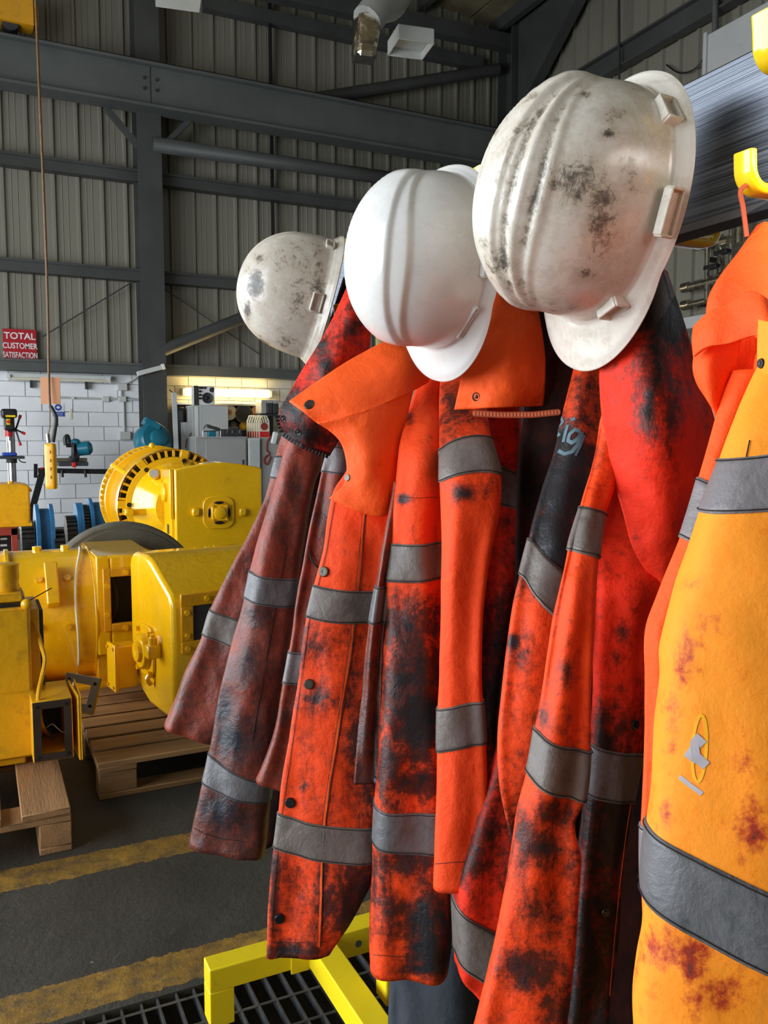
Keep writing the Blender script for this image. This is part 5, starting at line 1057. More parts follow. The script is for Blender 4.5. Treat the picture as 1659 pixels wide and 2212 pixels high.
a = math.radians(142); p = Vector((XA + RA * math.cos(a), YA + .3, ZA + RA * math.sin(a))); er = Vector((math.cos(a), 0, math.sin(a)))
MB().prism([(-.12, -.01), (.12, -.01), (.03, .10), (-.03, .10)], p, (0, 1, 0), er, er.cross(Vector((0, 1, 0))), .03).build('lifting_lug', M['yel'], tA, True, .004)
MB().sphere((XA - .08, YA + .45, ZA + RA + .03), .025, 10, 6).build('lifting_eye', M['yel'], tA, True)
a = math.radians(183); MB().bb((XA - RA + .03, YA - .18, ZA - .06), (XA - .2, YA - .02, ZA - .01)).build('brush_bracket', M['yel'], tA, True, .006)
MB().cyl((XA - RA + .06, YA - .19, ZA - .035), (XA - RA + .06, YA - .215, ZA - .035), .025, 12).build('bracket_knob', M['yel'], tA, True)
a = math.radians(125); p = Vector((XA + .3 * math.cos(a), YA - .12, ZA + .3 * math.sin(a))); MB().cyl(p, p - Vector((.01, .05, -.01)), .045, 20).build('port_ring', M['yel'], tA, True, .004); MB().cyl(p - Vector((.01, .052, -.01)), p - Vector((.011, .056, -.011)), .032, 20).build('port_plug', M['cab'], tA, True)
YX = 6.05
bx0, bzt = pxz(377, 1014, YX); bx1, _ = pxz(566, 1014, YX); _, bzb = pxz(400, 1186, YX)
n = 12; bw_ = bx1 - bx0; bh = bzt - bzb
poly = [(0, 0)] + [(bw_ * k / n, -.014 * math.sin(math.pi * k / n) - .01 * (1 if 3 < k < 10 else 0)) for k in range(1, n)] + [(bw_, 0), (bw_, bh)] + [(bw_ * (1 - k / n), bh + .045 * math.sin(math.pi * k / n)) for k in range(1, n)] + [(0, bh)]
MB().prism(poly, (bx0, YX, bzb), (1, 0, 0), (0, 0, 1), (0, 1, 0), .5).build('front_box', M['yel'], tA, True, .014, 30, seg=3)
MB().bb((bx0 - .02, YX + .05, bzb + .02), (bx0 + .01, YX + .42, bzt - .005)).build('side_door', M['yel'], tA, True, .006)
MB().bb((bx0 - .03, YX + .03, bzb + .22), (bx0 - .005, YX + .09, bzt)).build('door_hinge', M['yel'], tA, True, .006)
for k in range(5): z = bzb + .08 + k * .1; MB().cyl((bx0 - .02, YX + .35, z), (bx0 - .032, YX + .35, z), .014, 6).build('bolt', M['yel'], tA, True)
MB().lathe([(0, .07), (.02, .07), (.03, .05), (.03, .02), (.028, .001)], (bx0 - .02, YX + .24, bzt - .18), (-1, 0, 0), 24).build('gauge_cap', M['yel'], tA, True)
MB().bb((bx0 - .024, YX + .14, bzb + .10), (bx0 - .019, YX + .19, bzb + .17)).build('rating_plate', M['dark'], tA, True)
hx, hz = pxz(472, 1107, YX)
MB().prism(rrect(.235, .24, .07, 6), (hx, YX - .012, hz), (1, 0, 0), (0, 0, 1), (0, 1, 0), .014).build('hub_plate', M['yel'], tA, True, .005)
MB().lathe([(0, .088), (.008, .088), (.012, .08)], (hx, YX - .012, hz), (0, -1, 0), 36).build('hub_recess', M['amber'], tA, True)
for dx, dz in ((0, .074), (0, -.074), (.074, 0), (-.074, 0)): MB().sphere((hx + dx, YX - .024, hz + dz), (.036 if dx == 0 else .011, .004, .036 if dx else .011), 14, 6).build('hub_slot', M['black'], tA, True)
MB().prism(rrect(.12, .12, .025, 4), (hx, YX - .04, hz), (1, 0, 0), (0, 0, 1), (0, 1, 0), .03).build('hub_boss', M['yel'], tA, True, .006)
MB().lathe([(0, .045), (.012, .043), (.016, .03), (.016, .001)], (hx, YX - .04, hz), (0, -1, 0), 8).build('hub_cap', M['yel'], tA, True)
for dx in (-.052, .052):
    for dz in (-.052, .052): MB().cyl((hx + dx, YX - .04, hz + dz), (hx + dx, YX - .05, hz + dz), .009, 6).build('bolt', M['yel'], tA, True)
for px in (422, 523):
    lx, lz = pxz(px, 1106, YX); MB().bb((lx - .028, YX - .03, lz - .03), (lx + .028, YX, lz + .03)).build('lug', M['yel'], tA, True, .012)
MB().bb((bx0 + .02, YX + .1, .0), (bx1, YX + .9, .42)).build('bed_frame', M['yel2'], tA, True, .01)
MB().bb((bx0 + .05, YX + .06, .42), (bx1 - .02, YX + .85, bzb - .03)).build('gap_shade_block', M['black'], tA, True)  # black block painting the shaded gap under the front box
# ---------------------------------------------------------------- grey disc wheel
c_ = P(268, 1300, 4.82); RD = .44
tG = thing('cast_disc', 'big grey cast disc standing upright behind the yellow motors, yellow ring at its hub', 'wheel', (float(c_[0]), float(c_[1]), RD))
MB().lathe([(0, RD - .012), (.012, RD), (.12, RD), (.132, RD - .012)], (0, .07, 0), (0, -1, 0), 72).build('disc', M['disc'], tG, False)
MB().lathe([(0, RD - .03), (.006, RD - .035), (.008, RD - .07)], (0, -.062, 0), (0, -1, 0), 72).build('face_step', M['disc'], tG)
MB().lathe([(0, .315), (.014, .315), (.014, .295), (.02, .29), (.02, .1)], (0, -.066, 0), (0, -1, 0), 56).build('hub_ring', M['amber'], tG)
for s in (-1, 1): MB().prism([(0, 0), (.12, 0), (.12, .05)], (s * .06 if s > 0 else -.06, -.05, -RD), (s, 0, 0), (0, 0, 1), (0, 1, 0), .1).build('wheel_chock', M['wood'], tG)
# ---------------------------------------------------------------- crane wheels and gears
def crane_wheel(px, d, R, wd, label):
    p = P(px, 1150, d); t = thing('flanged_roller', label, 'wheel', (float(p[0]), float(p[1]), R), group='blue crane wheels on the floor')
    MB().lathe([(0, R * .45), (0, R), (.035, R), (.04, R * .86), (wd - .04, R * .86), (wd - .035, R), (wd, R), (wd, R * .45)], (0, 0, 0), (1, 0, 0), 48).build('flanged_rim', M['blue'], t)
    MB().lathe([(-.012, R * .55), (-.012, R * .30)], (0, 0, 0), (1, 0, 0), 32, False).build('web_face', M['black'], t)
    MB().lathe([(0, .1), (wd, .1)], (0, 0, 0), (1, 0, 0), 20).build('hub', M['gear'], t)
    return t
def gear(px, d, R, wd, label, n=30, lie=1.0):
    p = P(px, 1150, d); t = thing('spur_gear', label, 'gear', (float(p[0]), float(p[1]), R), group='oily gears on the floor')
    MB().lathe([(0, R * .9), (wd, R * .9)], (0, 0, 0), (1, 0, 0), 40).build('gear_body', M['gear'], t)
    mb = MB()
    for k in range(n): a = 2 * math.pi * k / n; mb.box((wd / 2, R * .95 * math.cos(a), R * .95 * math.sin(a)), (wd, R * .1, R * 2 * math.pi / n * .5), Matrix.Rotation(a, 3, 'X'))
    mb.build('gear_teeth', M['gear'], t)
    return t
crane_wheel(76, 8.6, .345, .17, 'large blue flanged crane wheel standing beside the yellow gear casing')
gear(45, 8.75, .25, .12, 'dark toothed gear left of the largest blue wheel', 28)
gear(115, 8.5, .22, .10, 'black geared coupling right of the largest blue wheel', 20)
gear(142, 9.6, .24, .11, 'black toothed pinion at the left end of the far wheel row', 26)
crane_wheel(164, 9.7, .31, .072, 'thin blue flange between the two dark gears')
gear(178, 9.7, .30, .06, 'tall thin dark gear between two blue wheels', 44)
crane_wheel(192, 9.75, .335, .2, 'blue flanged crane wheel next to the generator drum')
# ---------------------------------------------------------------- gear casing on red stand, left edge
YG = 7.55
cx1, cz1 = pxz(58, 1045, YG); _, cz0 = pxz(30, 1138, YG)
tE = thing('gear_casing', 'lumpy yellow gear casing standing on the red frame at the left edge', 'gearbox', (.1, YG, 0))
MB().prism([(-.45, 0), (cx1, 0), (cx1 + .02, .05), (cx1 + .02, .34), (cx1 - .05, cz1 - cz0), (-.45, cz1 - cz0)], (0, YG, cz0), (1, 0, 0), (0, 0, 1), (0, 1, 0), .4).build('casing', M['yel2'], tE, True, .015, seg=2)
MB().bb((-.45, YG - .015, cz0), (cx1 + .03, YG + .42, cz0 + .03)).build('joint_flange', M['yel2'], tE, True, .004)
for k in range(3): MB().cyl((cx1 + .02, YG + .08 + .1 * k, cz1 - .06), (cx1 + .04, YG + .08 + .1 * k, cz1 - .06), .014, 6).build('bolt', M['yel2'], tE, True)
for X in (cx1 - .12, cx1 - .28): MB().cyl((X, YG + .1, cz1), (X, YG + .1, cz1 + .02), .022, 6).build('bolt', M['yel2'], tE, True)
sx1, sz1 = pxz(38, 1145, YG - .1)
tF = thing('machine_stand', 'red oxide open frame stand with dark interior under the lumpy yellow casing', 'stand', (0, YG, 0))
mb = MB(); z1_ = cz0 - .001; YS = YG - .1
for X in (-.45, sx1 - .05): 
    for Yq in (YS, YG + .4): mb.bb((X, Yq, 0), (X + .05, Yq + .05, z1_))
mb.bb((-.45, YS, z1_ - .06), (sx1, YG + .45, z1_)); mb.bb((-.45, YS, .06), (sx1, YG + .45, .10)); mb.build('stand_frame', M['red'], tF, True, .004)
MB().bb((-.40, YS + .12, .10), (sx1 - .05, YG + .38, z1_ - .06)).build('inner_box', M['black'], tF, True)
for k in range(3): 
    q = PY(8, 1164 + k * 14, YS + .118); MB().box(q, (.05, .004, .016)).build('tag', M['offw'], tF, True)
# ---------------------------------------------------------------- crane pendant
dP = 5.0
tH = thing('crane_pendant', 'yellow hanging crane pendant control on a long ochre cable', 'controller', tuple(P(110, 1005, dP)))
A = np.array([float(v) for v in P(110, 1005, dP)])
pc_ = P(110, 1005, dP); up_ = Vector((0, 0, 1)); rt_ = Vector((math.cos(YAW), -math.sin(YAW), 0)); Rp = Matrix((rt_, Vector((math.sin(YAW), math.cos(YAW), 0)), up_)).transposed()
ppu = 1800 / dP
b_ = MB(); b_.rings([[Vector(pc_) + Rp @ Vector((x, y, z)) for x, y in rrect(.064 * k, .05 * k, .016 * k, 4)] for z, k in ((-.142, .8), (-.136, .95), (-.12, 1), (.11, .97), (.125, .9), (.13, .7))]); b_.build('handset', M['yel2'], tH, True)
for k in range(4):
    q = Vector(pc_) + Rp @ Vector((0, -.026, .08 - k * .05)); MB().cyl(q, q + Rp @ Vector((0, -.006, 0)), .010, 14).build('push_button', M['yel2'], tH, True)
MB().cyl(P(105, 956, dP), P(103, 938, dP), .012, 10).build('cable_gland', M['chrome'], tH, True)
MB().tube([P(114, 955, dP), P(118, 930, dP), P(121, 905, dP), P(115, 888, dP), P(109, 878, dP)], .0125, 10).build('flex_sleeve', M['dark'], tH, True)
MB().tube([P(109, 884, dP), P(106, 840, dP), P(104, 700, dP), P(100, 560, dP), P(93, 380, dP), P(86, 220, dP), P(77, 0, dP), P(70, -170, dP)], .0075, 8).build('cable', M['cable'], tH, True)
MB().tube([P(107, 860, dP), P(108, 915, dP), P(104, 940, dP)], .003, 6).build('strain_wire', M['cable'], tH, True)
o = MB().box(P(109, 844, dP + .03), (.118, .004, .16), Rp).build('card_tag', M['card'], tH, True, label='brown card tag on cable')
# crane end carriage
o = thing('overhead_crane', 'yellow crane end carriage on the runway beam at the left edge', 'crane', (-.2, 13.12, 6.95))
kx1, kz1 = pxz(76, 110, 12.95); _, kz0 = pxz(40, 142, 12.95)
MB().bb((-1.6, 12.95, 7.05), (kx1, 13.25, 7.42)).build('end_carriage', M['amber'], o, True, .01)
MB().bb((kx1, 13.0, 7.08), (kx1 + .06, 13.2, 7.36)).build('buffer', M['amber'], o, True, .02)
for X in (-1.2, kx1 - .3): MB().cyl((X, 13.0, 7.065), (X, 13.2, 7.065), .11, 20).build('wheel', M['dark'], o, True)
# ---------------------------------------------------------------- things on and by the back wall
def onwall(name, label, cat, px0, py0, px1, py1, Y, t, m, bev=.004):
    a = PY(px0, py1, Y); b = PY(px1, py0, Y); o = thing(name, label, cat, (float(a[0] + b[0]) / 2, Y, float(a[2])))
    MB().bb((a[0], Y, a[2]), (b[0], Y + t, b[2])).build('board' if 'sign' in name else 'case', M[m], o, True, bev); return o, a, b
def text(s, parent, loc, size, m, sx=1.0, name='lettering', ext=.001):
    cu = bpy.data.curves.new(name, 'FONT'); cu.body = s; cu.size = size; cu.extrude = ext; cu.align_x = 'CENTER'; cu.align_y = 'CENTER'; cu.offset = size * .014
    o = bpy.data.objects.new('tmp', cu); C.objects.link(o); bpy.context.view_layer.update()
    me = bpy.data.meshes.new_from_object(o.evaluated_get(bpy.context.evaluated_depsgraph_get())); bpy.data.objects.remove(o)
    me.transform(Matrix.Translation(Vector(loc)) @ Matrix(((1, 0, 0), (0, 0, -1), (0, 1, 0))).to_4x4() @ Matrix.Diagonal((sx, 1, 1, 1))); me.name = name
    me.materials.clear(); me.materials.append(M[m]); return link(name, me, parent, True)
YW = 13.66
o, a, b = onwall('wall_sign', 'red wall sign with white words TOTAL CUSTOMER SATISFACTION', 'sign', 8, 713, 78, 774, YW, .01, 'signred', .002)
sw = float(b[0] - a[0]); cxs = float(a[0] + b[0]) / 2; shh = float(b[2] - a[2])
for s, f, sz in (('TOTAL', .76, .135), ('CUSTOMER', .43, .118), ('SATISFACTION', .12, .118)):
    t_ = text(s, o, (cxs, YW - .003, float(a[2]) + shh * f), sz, 'white', sx={'TOTAL': 1.0, 'CUSTOMER': .78, 'SATISFACTION': .60}[s])
YK = 13.74
o, a, b = onwall('safety_sign', 'white notice with blue mandatory disc behind the crane pendant', 'sign', 114, 872, 138, 901, YK, .008, 'white', .001)
mx = float(a[0] + b[0]) / 2; mz = float(a[2]); mh = float(b[2] - a[2])
MB().cyl((mx, YK, mz + mh * .72), (mx, YK - .003, mz + mh * .72), mh * .24, 28).build('blue_disc', M['signblue'], o, True)
MB().bb((mx - .085, YK - .003, mz + mh * .06), (mx + .085, YK, mz + mh * .40)).build('blue_panel', M['signblue'], o, True)
MB().sphere((mx, YK - .004, mz + mh * .72), (mh * .13, .002, mh * .10), 12, 6).build('head_symbol', M['white'], o, True)
for k in range(2): MB().bb((mx - .065, YK - .005, mz + mh * (.27 - .12 * k)), (mx + .065, YK - .003, mz + mh * (.30 - .12 * k))).build('print_line', M['white'], o, True)
o, a, b = onwall('light_switch', 'narrow pale strip fixed on the white blocks right of the notice', 'fitting', 151, 883, 156, 906, 13.74, .01, 'cream_w')
# unlit fluorescent fitting
za = PY(14, 812, 13.6); zb = PY(241, 817, 13.6)
o = thing('strip_light', 'unlit fluorescent strip light under the steel channel on the white wall', 'light', (float(za[0] + zb[0]) / 2, 13.6, float(za[2])))
MB().bb((za[0], 13.62, za[2] - .02), (zb[0], 13.72, za[2] + .05)).build('batten', M['offw'], o, True, .006)
MB().cyl((za[0] + .04, 13.6, za[2] - .035), (zb[0] - .04, 13.6, za[2] - .035), .019, 14).build('tube', M['cream_w'], o, True)
for X in (za[0] + .02, zb[0] - .05): MB().bb((X, 13.58, za[2] - .06), (X + .035, 13.66, za[2] + .02)).build('lamp_holder', M['offw'], o, True, .004)
for px in (68, 187): X, _ = pxz(px, 830, 13.66); MB().bb((X - .02, 13.64, za[2] - .16), (X + .02, 13.72, za[2] - .02)).build('bracket', M['dark'], o, True)
# electrical conduit
o = thing('wall_conduit', 'pale electrical conduit with boxes and sockets on the white blockwork', 'conduit', (1.5, 13.7, 1.8))
pt = lambda px, py: Vector(PY(px, py, 13.72))
for nm, A_, B_ in (('conduit_pipe', (85, 857), (340, 865)), ('conduit_pipe', (267, 864), (269, 936)), ('conduit_pipe', (262, 862), (262, 838))): MB().cyl(pt(*A_), pt(*B_), .016, 10).build(nm, M['cab2'], o, True)
for (px, py, s_) in ((228, 862, .055), (264, 862, .06), (318, 866, .05), (264, 836, .075), (270, 941, .085), (158, 860, .025)):
    q = pt(px, py); MB().box(q, (s_ * 2, .08, s_ * 1.5)).build('junction_box', M['offw'], o, True, .01)
MB().tube([pt(268, 830), pt(285, 822), pt(305, 808), pt(312, 795)], .014, 8).build('flex', M['offw'], o, True)
q = PY(325, 800, 13.2); o = thing('bulkhead_light', 'short white light fitting strapped across the steel column', 'light', tuple(q))
MB().box((0, 0, 0), (.42, .09, .07), Matrix.Rotation(-.30, 3, 'Y')).build('case', M['offw'], o, False, .01)
MB().box((.19, 0, .06), (.05, .1, .09), Matrix.Rotation(-.30, 3, 'Y')).build('end_cap', M['white'], o, False, .01)
# lit fluorescent
za = PY(393, 849, 13.6); zb = PY(586, 849, 13.6); zc = float(za[2] + zb[2]) / 2
o = thing('strip_light', 'glowing warm fluorescent strip above the grey cabinets', 'light', (float(za[0] + zb[0]) / 2, 13.6, zc))
MB().cyl((za[0] + .05, 13.58, zc), (zb[0] - .05, 13.58, zc), .062, 16).build('lit_tube', M['lit'], o, True)
MB().bb((za[0], 13.65, zc - .06), (zb[0], 13.74, zc + .06)).build('batten', M['cream_w'], o, True, .006)
for X in (za[0], zb[0] - .06): MB().bb((X, 13.55, zc - .055), (X + .06, 13.66, zc + .055)).build('lamp_holder', M['cream_w'], o, True, .004)
l = bpy.data.lights.new('strip_glow', 'AREA'); l.shape = 'RECTANGLE'; l.size = float(zb[0] - za[0]); l.size_y = .1; l.energy = 22; l.color = (1, .72, .34)
lo = bpy.data.objects.new('strip_glow', l); C.objects.link(lo); lo.location = (float(za[0] + zb[0]) / 2, 13.46, zc); lo.rotation_euler = (-math.pi / 2, 0, 0)
# ---------------------------------------------------------------- cabinets and bench, right of the column
YQ = 12.6
def rectbox(name, label, cat, px0, py0, px1, Y, dep, m, z0=0.0, py1=None, bev=.006, part='carcass'):
    a, zt2 = pxz(px0, py0, Y); b, _ = pxz(px1, py0, Y); 
    if py1: z0 = pxz(px0, py1, Y)[1]
    o = thing(name, label, cat, ((a + b) / 2, Y, z0)); MB().bb((a, Y, z0), (b, Y + dep, zt2)).build(part, M[m], o, True, bev); return o, a, b, z0, zt2
o, a, b, z0, zt2 = rectbox('steel_bench_cabinet', 'low grey steel cabinet with tools on top, behind the generator', 'cabinet', 422, 945, 533, 12.3, .5, 'cab')
MB().bb((a + .15, 12.285, z0 + .05), (b - .02, 12.3, zt2 - .03)).build('door', M['cab'], o, True, .003)
MB().bb((b - .08, 12.27, .9), (b - .06, 12.285, 1.05)).build('handle', M['dark'], o, True, .003); MB().bb((a, 12.27, zt2), (b, 12.80, zt2 + .012)).build('top', M['cab2'], o, True, .002)
zb1 = zt2 + .012
o, a, b, z0, zt2 = rectbox('tall_steel_cabinet', 'tall pale grey steel cabinet carrying the portable radio', 'cabinet', 415, 875, 493, 12.85, .45, 'cab2')
MB().bb((a + .12, 12.838, .1), (b - .01, 12.85, zt2 - .02)).build('door', M['cab2'], o, True, .002); MB().bb((a + .04, 12.84, .1), (a + .09, 12.85, zt2 - .02)).build('edge_strip', M['white'], o, True, .002)
zb2 = zt2
o, a, b, z0, zt2 = rectbox('white_cabinet', 'white cabinet under the row of white racks, beside the low grey cabinet', 'cabinet', 536, 946, 562, 12.3, .5, 'offw')
MB().bb((a + .02, 12.29, .1), (b - .01, 12.3, zt2 - .03)).build('door', M['cab2'], o, True, .002)
o, a, b, z0, zt2 = rectbox('grey_cabinet', 'grey cabinet half hidden behind the browned jacket sleeve', 'cabinet', 563, 946, 615, 12.35, .5, 'cab')
MB().bb((a + .02, 12.34, .1), (b - .02, 12.35, zt2 - .03)).build('door', M['cab'], o, True, .002); zb3 = zt2
o, a, b, z0, zt2 = rectbox('pale_case', 'pale blue-grey tall case standing left of the tall cabinet', 'case', 398, 912, 415, 12.88, .25, 'cab2')
MB().tube([PY(413, 935, 12.87), PY(408, 945, 12.87), PY(403, 952, 12.87), PY(401, 968, 12.87)], .006, 6).build('lead', M['dark'], o, True)
o, a, b, z0, zt2 = rectbox('black_cupboard', 'black cupboard left of the pale case', 'cupboard', 383, 880, 397, 13.15, .12, 'black')
MB().bb((a + .02, 13.14, .1), (b - .02, 13.15, zt2 - .05)).build('door', M['dark'], o, True, .002)
o = thing('upright_profile', 'upright white metal profile leaning beside the black cupboard', 'profile', tuple(PY(378, 960, 12.6)))
a_ = PY(376, 848, 12.6); b_ = Vector((float(a_[0]) + .03, 12.6, 0)); MB().bar(b_, a_, .07, .03, (0, 1, 0)).build('profile', M['cab2'], o, True, .003); MB().bar((a_[0], 12.6, a_[2] - .02), (a_[0] - .07, 12.6, a_[2] + .04), .015, .015).build('hook_end', M['dark'], o, True)
# radio
o, a, b, z0, zt2 = rectbox('portable_radio', 'silver and black portable radio standing on the tall cabinet', 'radio', 419, 833, 464, 12.84, .2, 'white', zb2, None, .02)
rw = b - a; rh = zt2 - z0
MB().bb((a - .005, 12.825, z0), (a + rw * .2, 12.845, zt2)).build('side_grip', M['dark'], o, True, .008)
for k in range(4): MB().cyl((a + rw * .27, 12.83, z0 + rh * (.35 + .18 * k)), (a + rw * .27, 12.81, z0 + rh * (.35 + .18 * k)), rh * .06, 12).build('control_knob', M['black'], o, True)
sxc, szc = a + rw * .62, z0 + rh * .38
MB().lathe([(0, rh * .28), (.015, rh * .28), (.02, rh * .25), (.008, rh * .2), (.008, .001)], (sxc, 12.84, szc), (0, -1, 0), 28).build('speaker', M['dark'], o, True)
MB().sphere((sxc, 12.828, szc), (rh * .10, .012, rh * .10), 14, 8).build('speaker_dome', M['black'], o, True)
MB().lathe([(0, rh * .13), (.012, rh * .13), (.014, rh * .09), (.01, .001)], (a + rw * .85, 12.84, z0 + rh * .80), (0, -1, 0), 20).build('tweeter', M['dark'], o, True)
for k in range(2): MB().cyl((a + rw * (.38 + .14 * k), 12.84, zt2 - .03), (a + rw * (.38 + .14 * k), 12.825, zt2 - .03), .018, 12).build('control_knob', M['black'], o, True)
# things on the low cabinet
o = thing('tool_clamp', 'bright metal wire cage clamp lying on the low grey cabinet', 'clamp', tuple(PY(458, 944, 12.4)))
q = lambda px, py, Y=12.4: PY(px, py, Y)
for L_ in ([(438, 944), (439, 928), (447, 918), (458, 921)], [(476, 944), (476, 930), (470, 924), (447, 919)], [(440, 932), (475, 930)]): MB().tube([q(*p) for p in L_], .010, 8).build('frame_bar', M['steelb'], o, True)
MB().bar(q(448, 921), q(475, 928), .05, .04).build('jaw', M['dark'], o, True, .006)
MB().box(q(457, 938), (.12, .08, .09)).build('body', M['teal'], o, True, .01)
o, a, b, z0, zt2 = rectbox('tool_case', 'dark grey lidded tool case on the low grey cabinet', 'case', 480, 927, 524, 12.4, .22, 'dark', zb1, None, .015)
MB().bb((a + .1, 12.38, zt2 - .02), (b - .06, 12.4, zt2 + .035)).build('lid', M['dark'], o, True, .01)
for f in (.2, .45, .8): MB().bb((a + (b - a) * f, 12.385, zt2 - .06), (a + (b - a) * f + .025, 12.40, zt2 - .01)).build('catch', M['steelb'], o, True)
# shelf with abrasive discs
o = thing('disc_shelf', 'dark open shelf holding abrasive discs under the glowing strip light', 'shelf', tuple(PY(500, 945, 13.4)))
a, zt2 = pxz(382, 874, 13.35); b, _ = pxz(600, 874, 13.35)
MB().bb((a, 13.6, 1.0), (b, 13.7, zt2)).build('back_board', M['black'], o, True)
MB().bb((a, 13.3, zt2), (b, 13.7, zt2 + .03)).build('top_board', M['offw'], o, True, .004); MB().bb((a, 13.3, 1.28), (b, 13.6, 1.31)).build('shelf_board', M['black'], o, True)
def disc(px, py, r, m1, m2, label, mid=.4):
    p = PY(px, py, 13.42); t = thing('abrasive_disc', label, 'disc', tuple(p), group='abrasive discs on the shelf')
    MB().lathe([(0, r), (.05, r), (.052, r * .95)], (0, .04, 0), (0, -1, 0), 32).build('disc', M[m1], t); MB().lathe([(0, r * mid), (.004, r * mid)], (0, -.012, 0), (0, -1, 0), 24).build('centre_label', M[m2], t); MB().cyl((0, -.016, 0), (0, -.02, 0), r * .1, 10).build('bore', M['black'], t)
disc(495, 891, .125, 'cream_w', 'card', 'cream abrasive disc with brown centre right of the tall cabinet')
disc(527, 894, .155, 'disc', 'dark', 'largest dark abrasive disc in the middle of the shelf', .8)
disc(556, 890, .105, 'card', 'yel3', 'brown abrasive disc with yellow centre')
disc(504, 920, .07, 'dark', 'disc', 'small dark abrasive disc above the tool case', .5)
disc(525, 921, .065, 'amber', 'yel3', 'small ochre abrasive disc left of the white racks', .5)
# grey storage bins
for k, (px, py) in enumerate(((564, 864), (577, 864), (590, 865))):
    o, a, b, z0, zt2 = rectbox('storage_bin', ('left', 'middle', 'right')[k] + ' grey plastic storage bin of the three under the strip light', 'bin', px, py, px + 12, 12.9, .3, 'cab' if k < 1 else 'dark', 0, 893, .01)
    o['group'] = 'grey storage bins'; MB().bb((a, 12.88, zt2 - .05), (b, 12.9, zt2)).build('lip', M['cab'], o, True, .004)
    MB().bb((a, 12.95, z0 - .04), (b, 13.6, z0 - .002)).build('bin_rail', M['dark'], o, True)
# white racks
for k in range(6):
    X, zt2 = pxz(533 + k * 5.4 + 10, 896, 12.5 - k * .0); Yk = 12.72 - k * .055; a, zt2 = pxz(533 + k * 5.2, 897, Yk); b, _ = pxz(533 + k * 5.2 + 23, 897, Yk)
    last = k == 5
    o = thing('parts_rack', ['rearmost white upright rack of the row on the cabinet', 'second white rack from the back of the row', 'third white rack from the back of the row', 'fourth white rack from the back of the row', 'white rack directly behind the red-fronted one', 'front white rack with red label and dark round hole'][k], 'rack', ((a + b) / 2, Yk, zb3), group='white racks standing in a row')
    z0 = zb3 + .002; w_ = b - a; h_ = zt2 - z0
    mb = MB(); mb.bb((a, Yk, z0), (b, Yk + .02, z0 + h_ * .66)); 
    mb.build('panel', M['cream_w'], o, True, .003)
    MB().sweep([(a + .012, Yk + .01, z0 + h_ * .62), (a + .012, Yk + .01, z0 + h_ * .74), (a + .045, Yk + .01, zt2 - .01), (b - .045, Yk + .01, zt2 - .01), (b - .012, Yk + .01, z0 + h_ * .74), (b - .012, Yk + .01, z0 + h_ * .62)], rrect(.022, .024, .006, 2), (0, 1, 0)).build('handle', M['cream_w'], o, True)
    MB().bb((a + .012, Yk - .004, z0 + .01), (b - .006, Yk, z0 + h_ * .28)).build('red_label', M['redp'], o, True)
    if last: MB().cyl((a + w_ * .5, Yk - .004, z0 + h_ * .5), (a + w_ * .5, Yk, z0 + h_ * .5), w_ * .34, 24).build('round_hole', M['red'], o, True)
o = thing('hose_coil', 'dark hose hanging in loops beside the browned jacket', 'hose', tuple(PY(583, 975, 12.325)))
MB().tube([PY(586, 942, 12.325), PY(577, 955, 12.325), PY(576, 972, 12.325), PY(582, 980, 12.325), PY(572, 988, 12.325), PY(571, 998, 12.325), PY(577, 1003, 12.325), PY(585, 985, 12.325)], .012, 8).build('hose', M['red'], o, True)
MB().box(PY(593, 946, 12.325), (.09, .06, .19), Matrix.Rotation(.25, 3, 'Y')).build('nozzle_block', M['white'], o, True, .02)
# teal blower
c_ = PY(331, 952, 12.7)
o = thing('blower', 'teal round blower casing above the generator, left of the cabinets', 'blower', tuple(c_))
MB().lathe([(-.14, .22), (-.12, .26), (.08, .26), (.13, .22), (.15, .12), (.15, .001)], c_, (.3, -1, .25), 36).build('casing', M['teal'], o, True)
MB().lathe([(0, .13), (.06, .12), (.09, .06), (.09, .001)], Vector(c_) + Vector((.04, -.15, .04)), (.3, -1, .25), 24).build('inlet_dome', M['teal'], o, True)
MB().box(Vector(c_) + Vector((-.02, .0, .24)), (.26, .2, .12), Matrix.Rotation(.5, 3, 'Y')).build('outlet', M['teal'], o, True, .02)
MB().bb((c_[0] - .15, 12.6, 0), (c_[0] + .15, 12.85, c_[2] - .2)).build('pedestal', M['dark'], o, True, .01)
# pillar drill
o = thing('pillar_drill', 'black pillar drill with red-tipped handles in front of the white wall', 'drill', (float(PY(22, 1000, 12.6)[0]), 12.6, 0))
Q = lambda px, py, Y=12.5: Vector(PY(px, py, Y))
cx_, _ = pxz(24, 960, 12.6); 
MB().cyl((cx_, 12.65, 0), (cx_, 12.65, 1.62), .055, 18).build('column', M['steelb'], o, True); MB().bb((cx_ - .2, 12.4, 0), (cx_ + .2, 12.9, .05)).build('base', M['dark'], o, True, .01)
a, b = Q(2, 903), Q(36, 884); MB().bb((a.x, 12.35, a.z), (b.x, 12.85, b.z)).build('belt_cover', M['black'], o, True, .03, seg=3)
a, b = Q(9, 930), Q(30, 903); MB().bb((a.x, 12.33, a.z), (b.x, 12.72, b.z)).build('head', M['black'], o, True, .02)
a, b = Q(12, 901, 12.34), Q(33, 897, 12.34); MB().bb((a.x, 12.335, a.z), (b.x, 12.349, b.z)).build('yellow_label', M['yel3'], o, True); 
a, b = Q(14, 918, 12.33), Q(22, 905, 12.33); MB().bb((a.x, 12.31, a.z), (b.x, 12.329, b.z)).build('switch_box', M['yel3'], o, True, .004); MB().cyl(Q(18, 911, 12.31), Q(18, 911, 12.31) + Vector((0, -.02, 0)), .022, 14).build('stop_button', M['redp'], o, True)
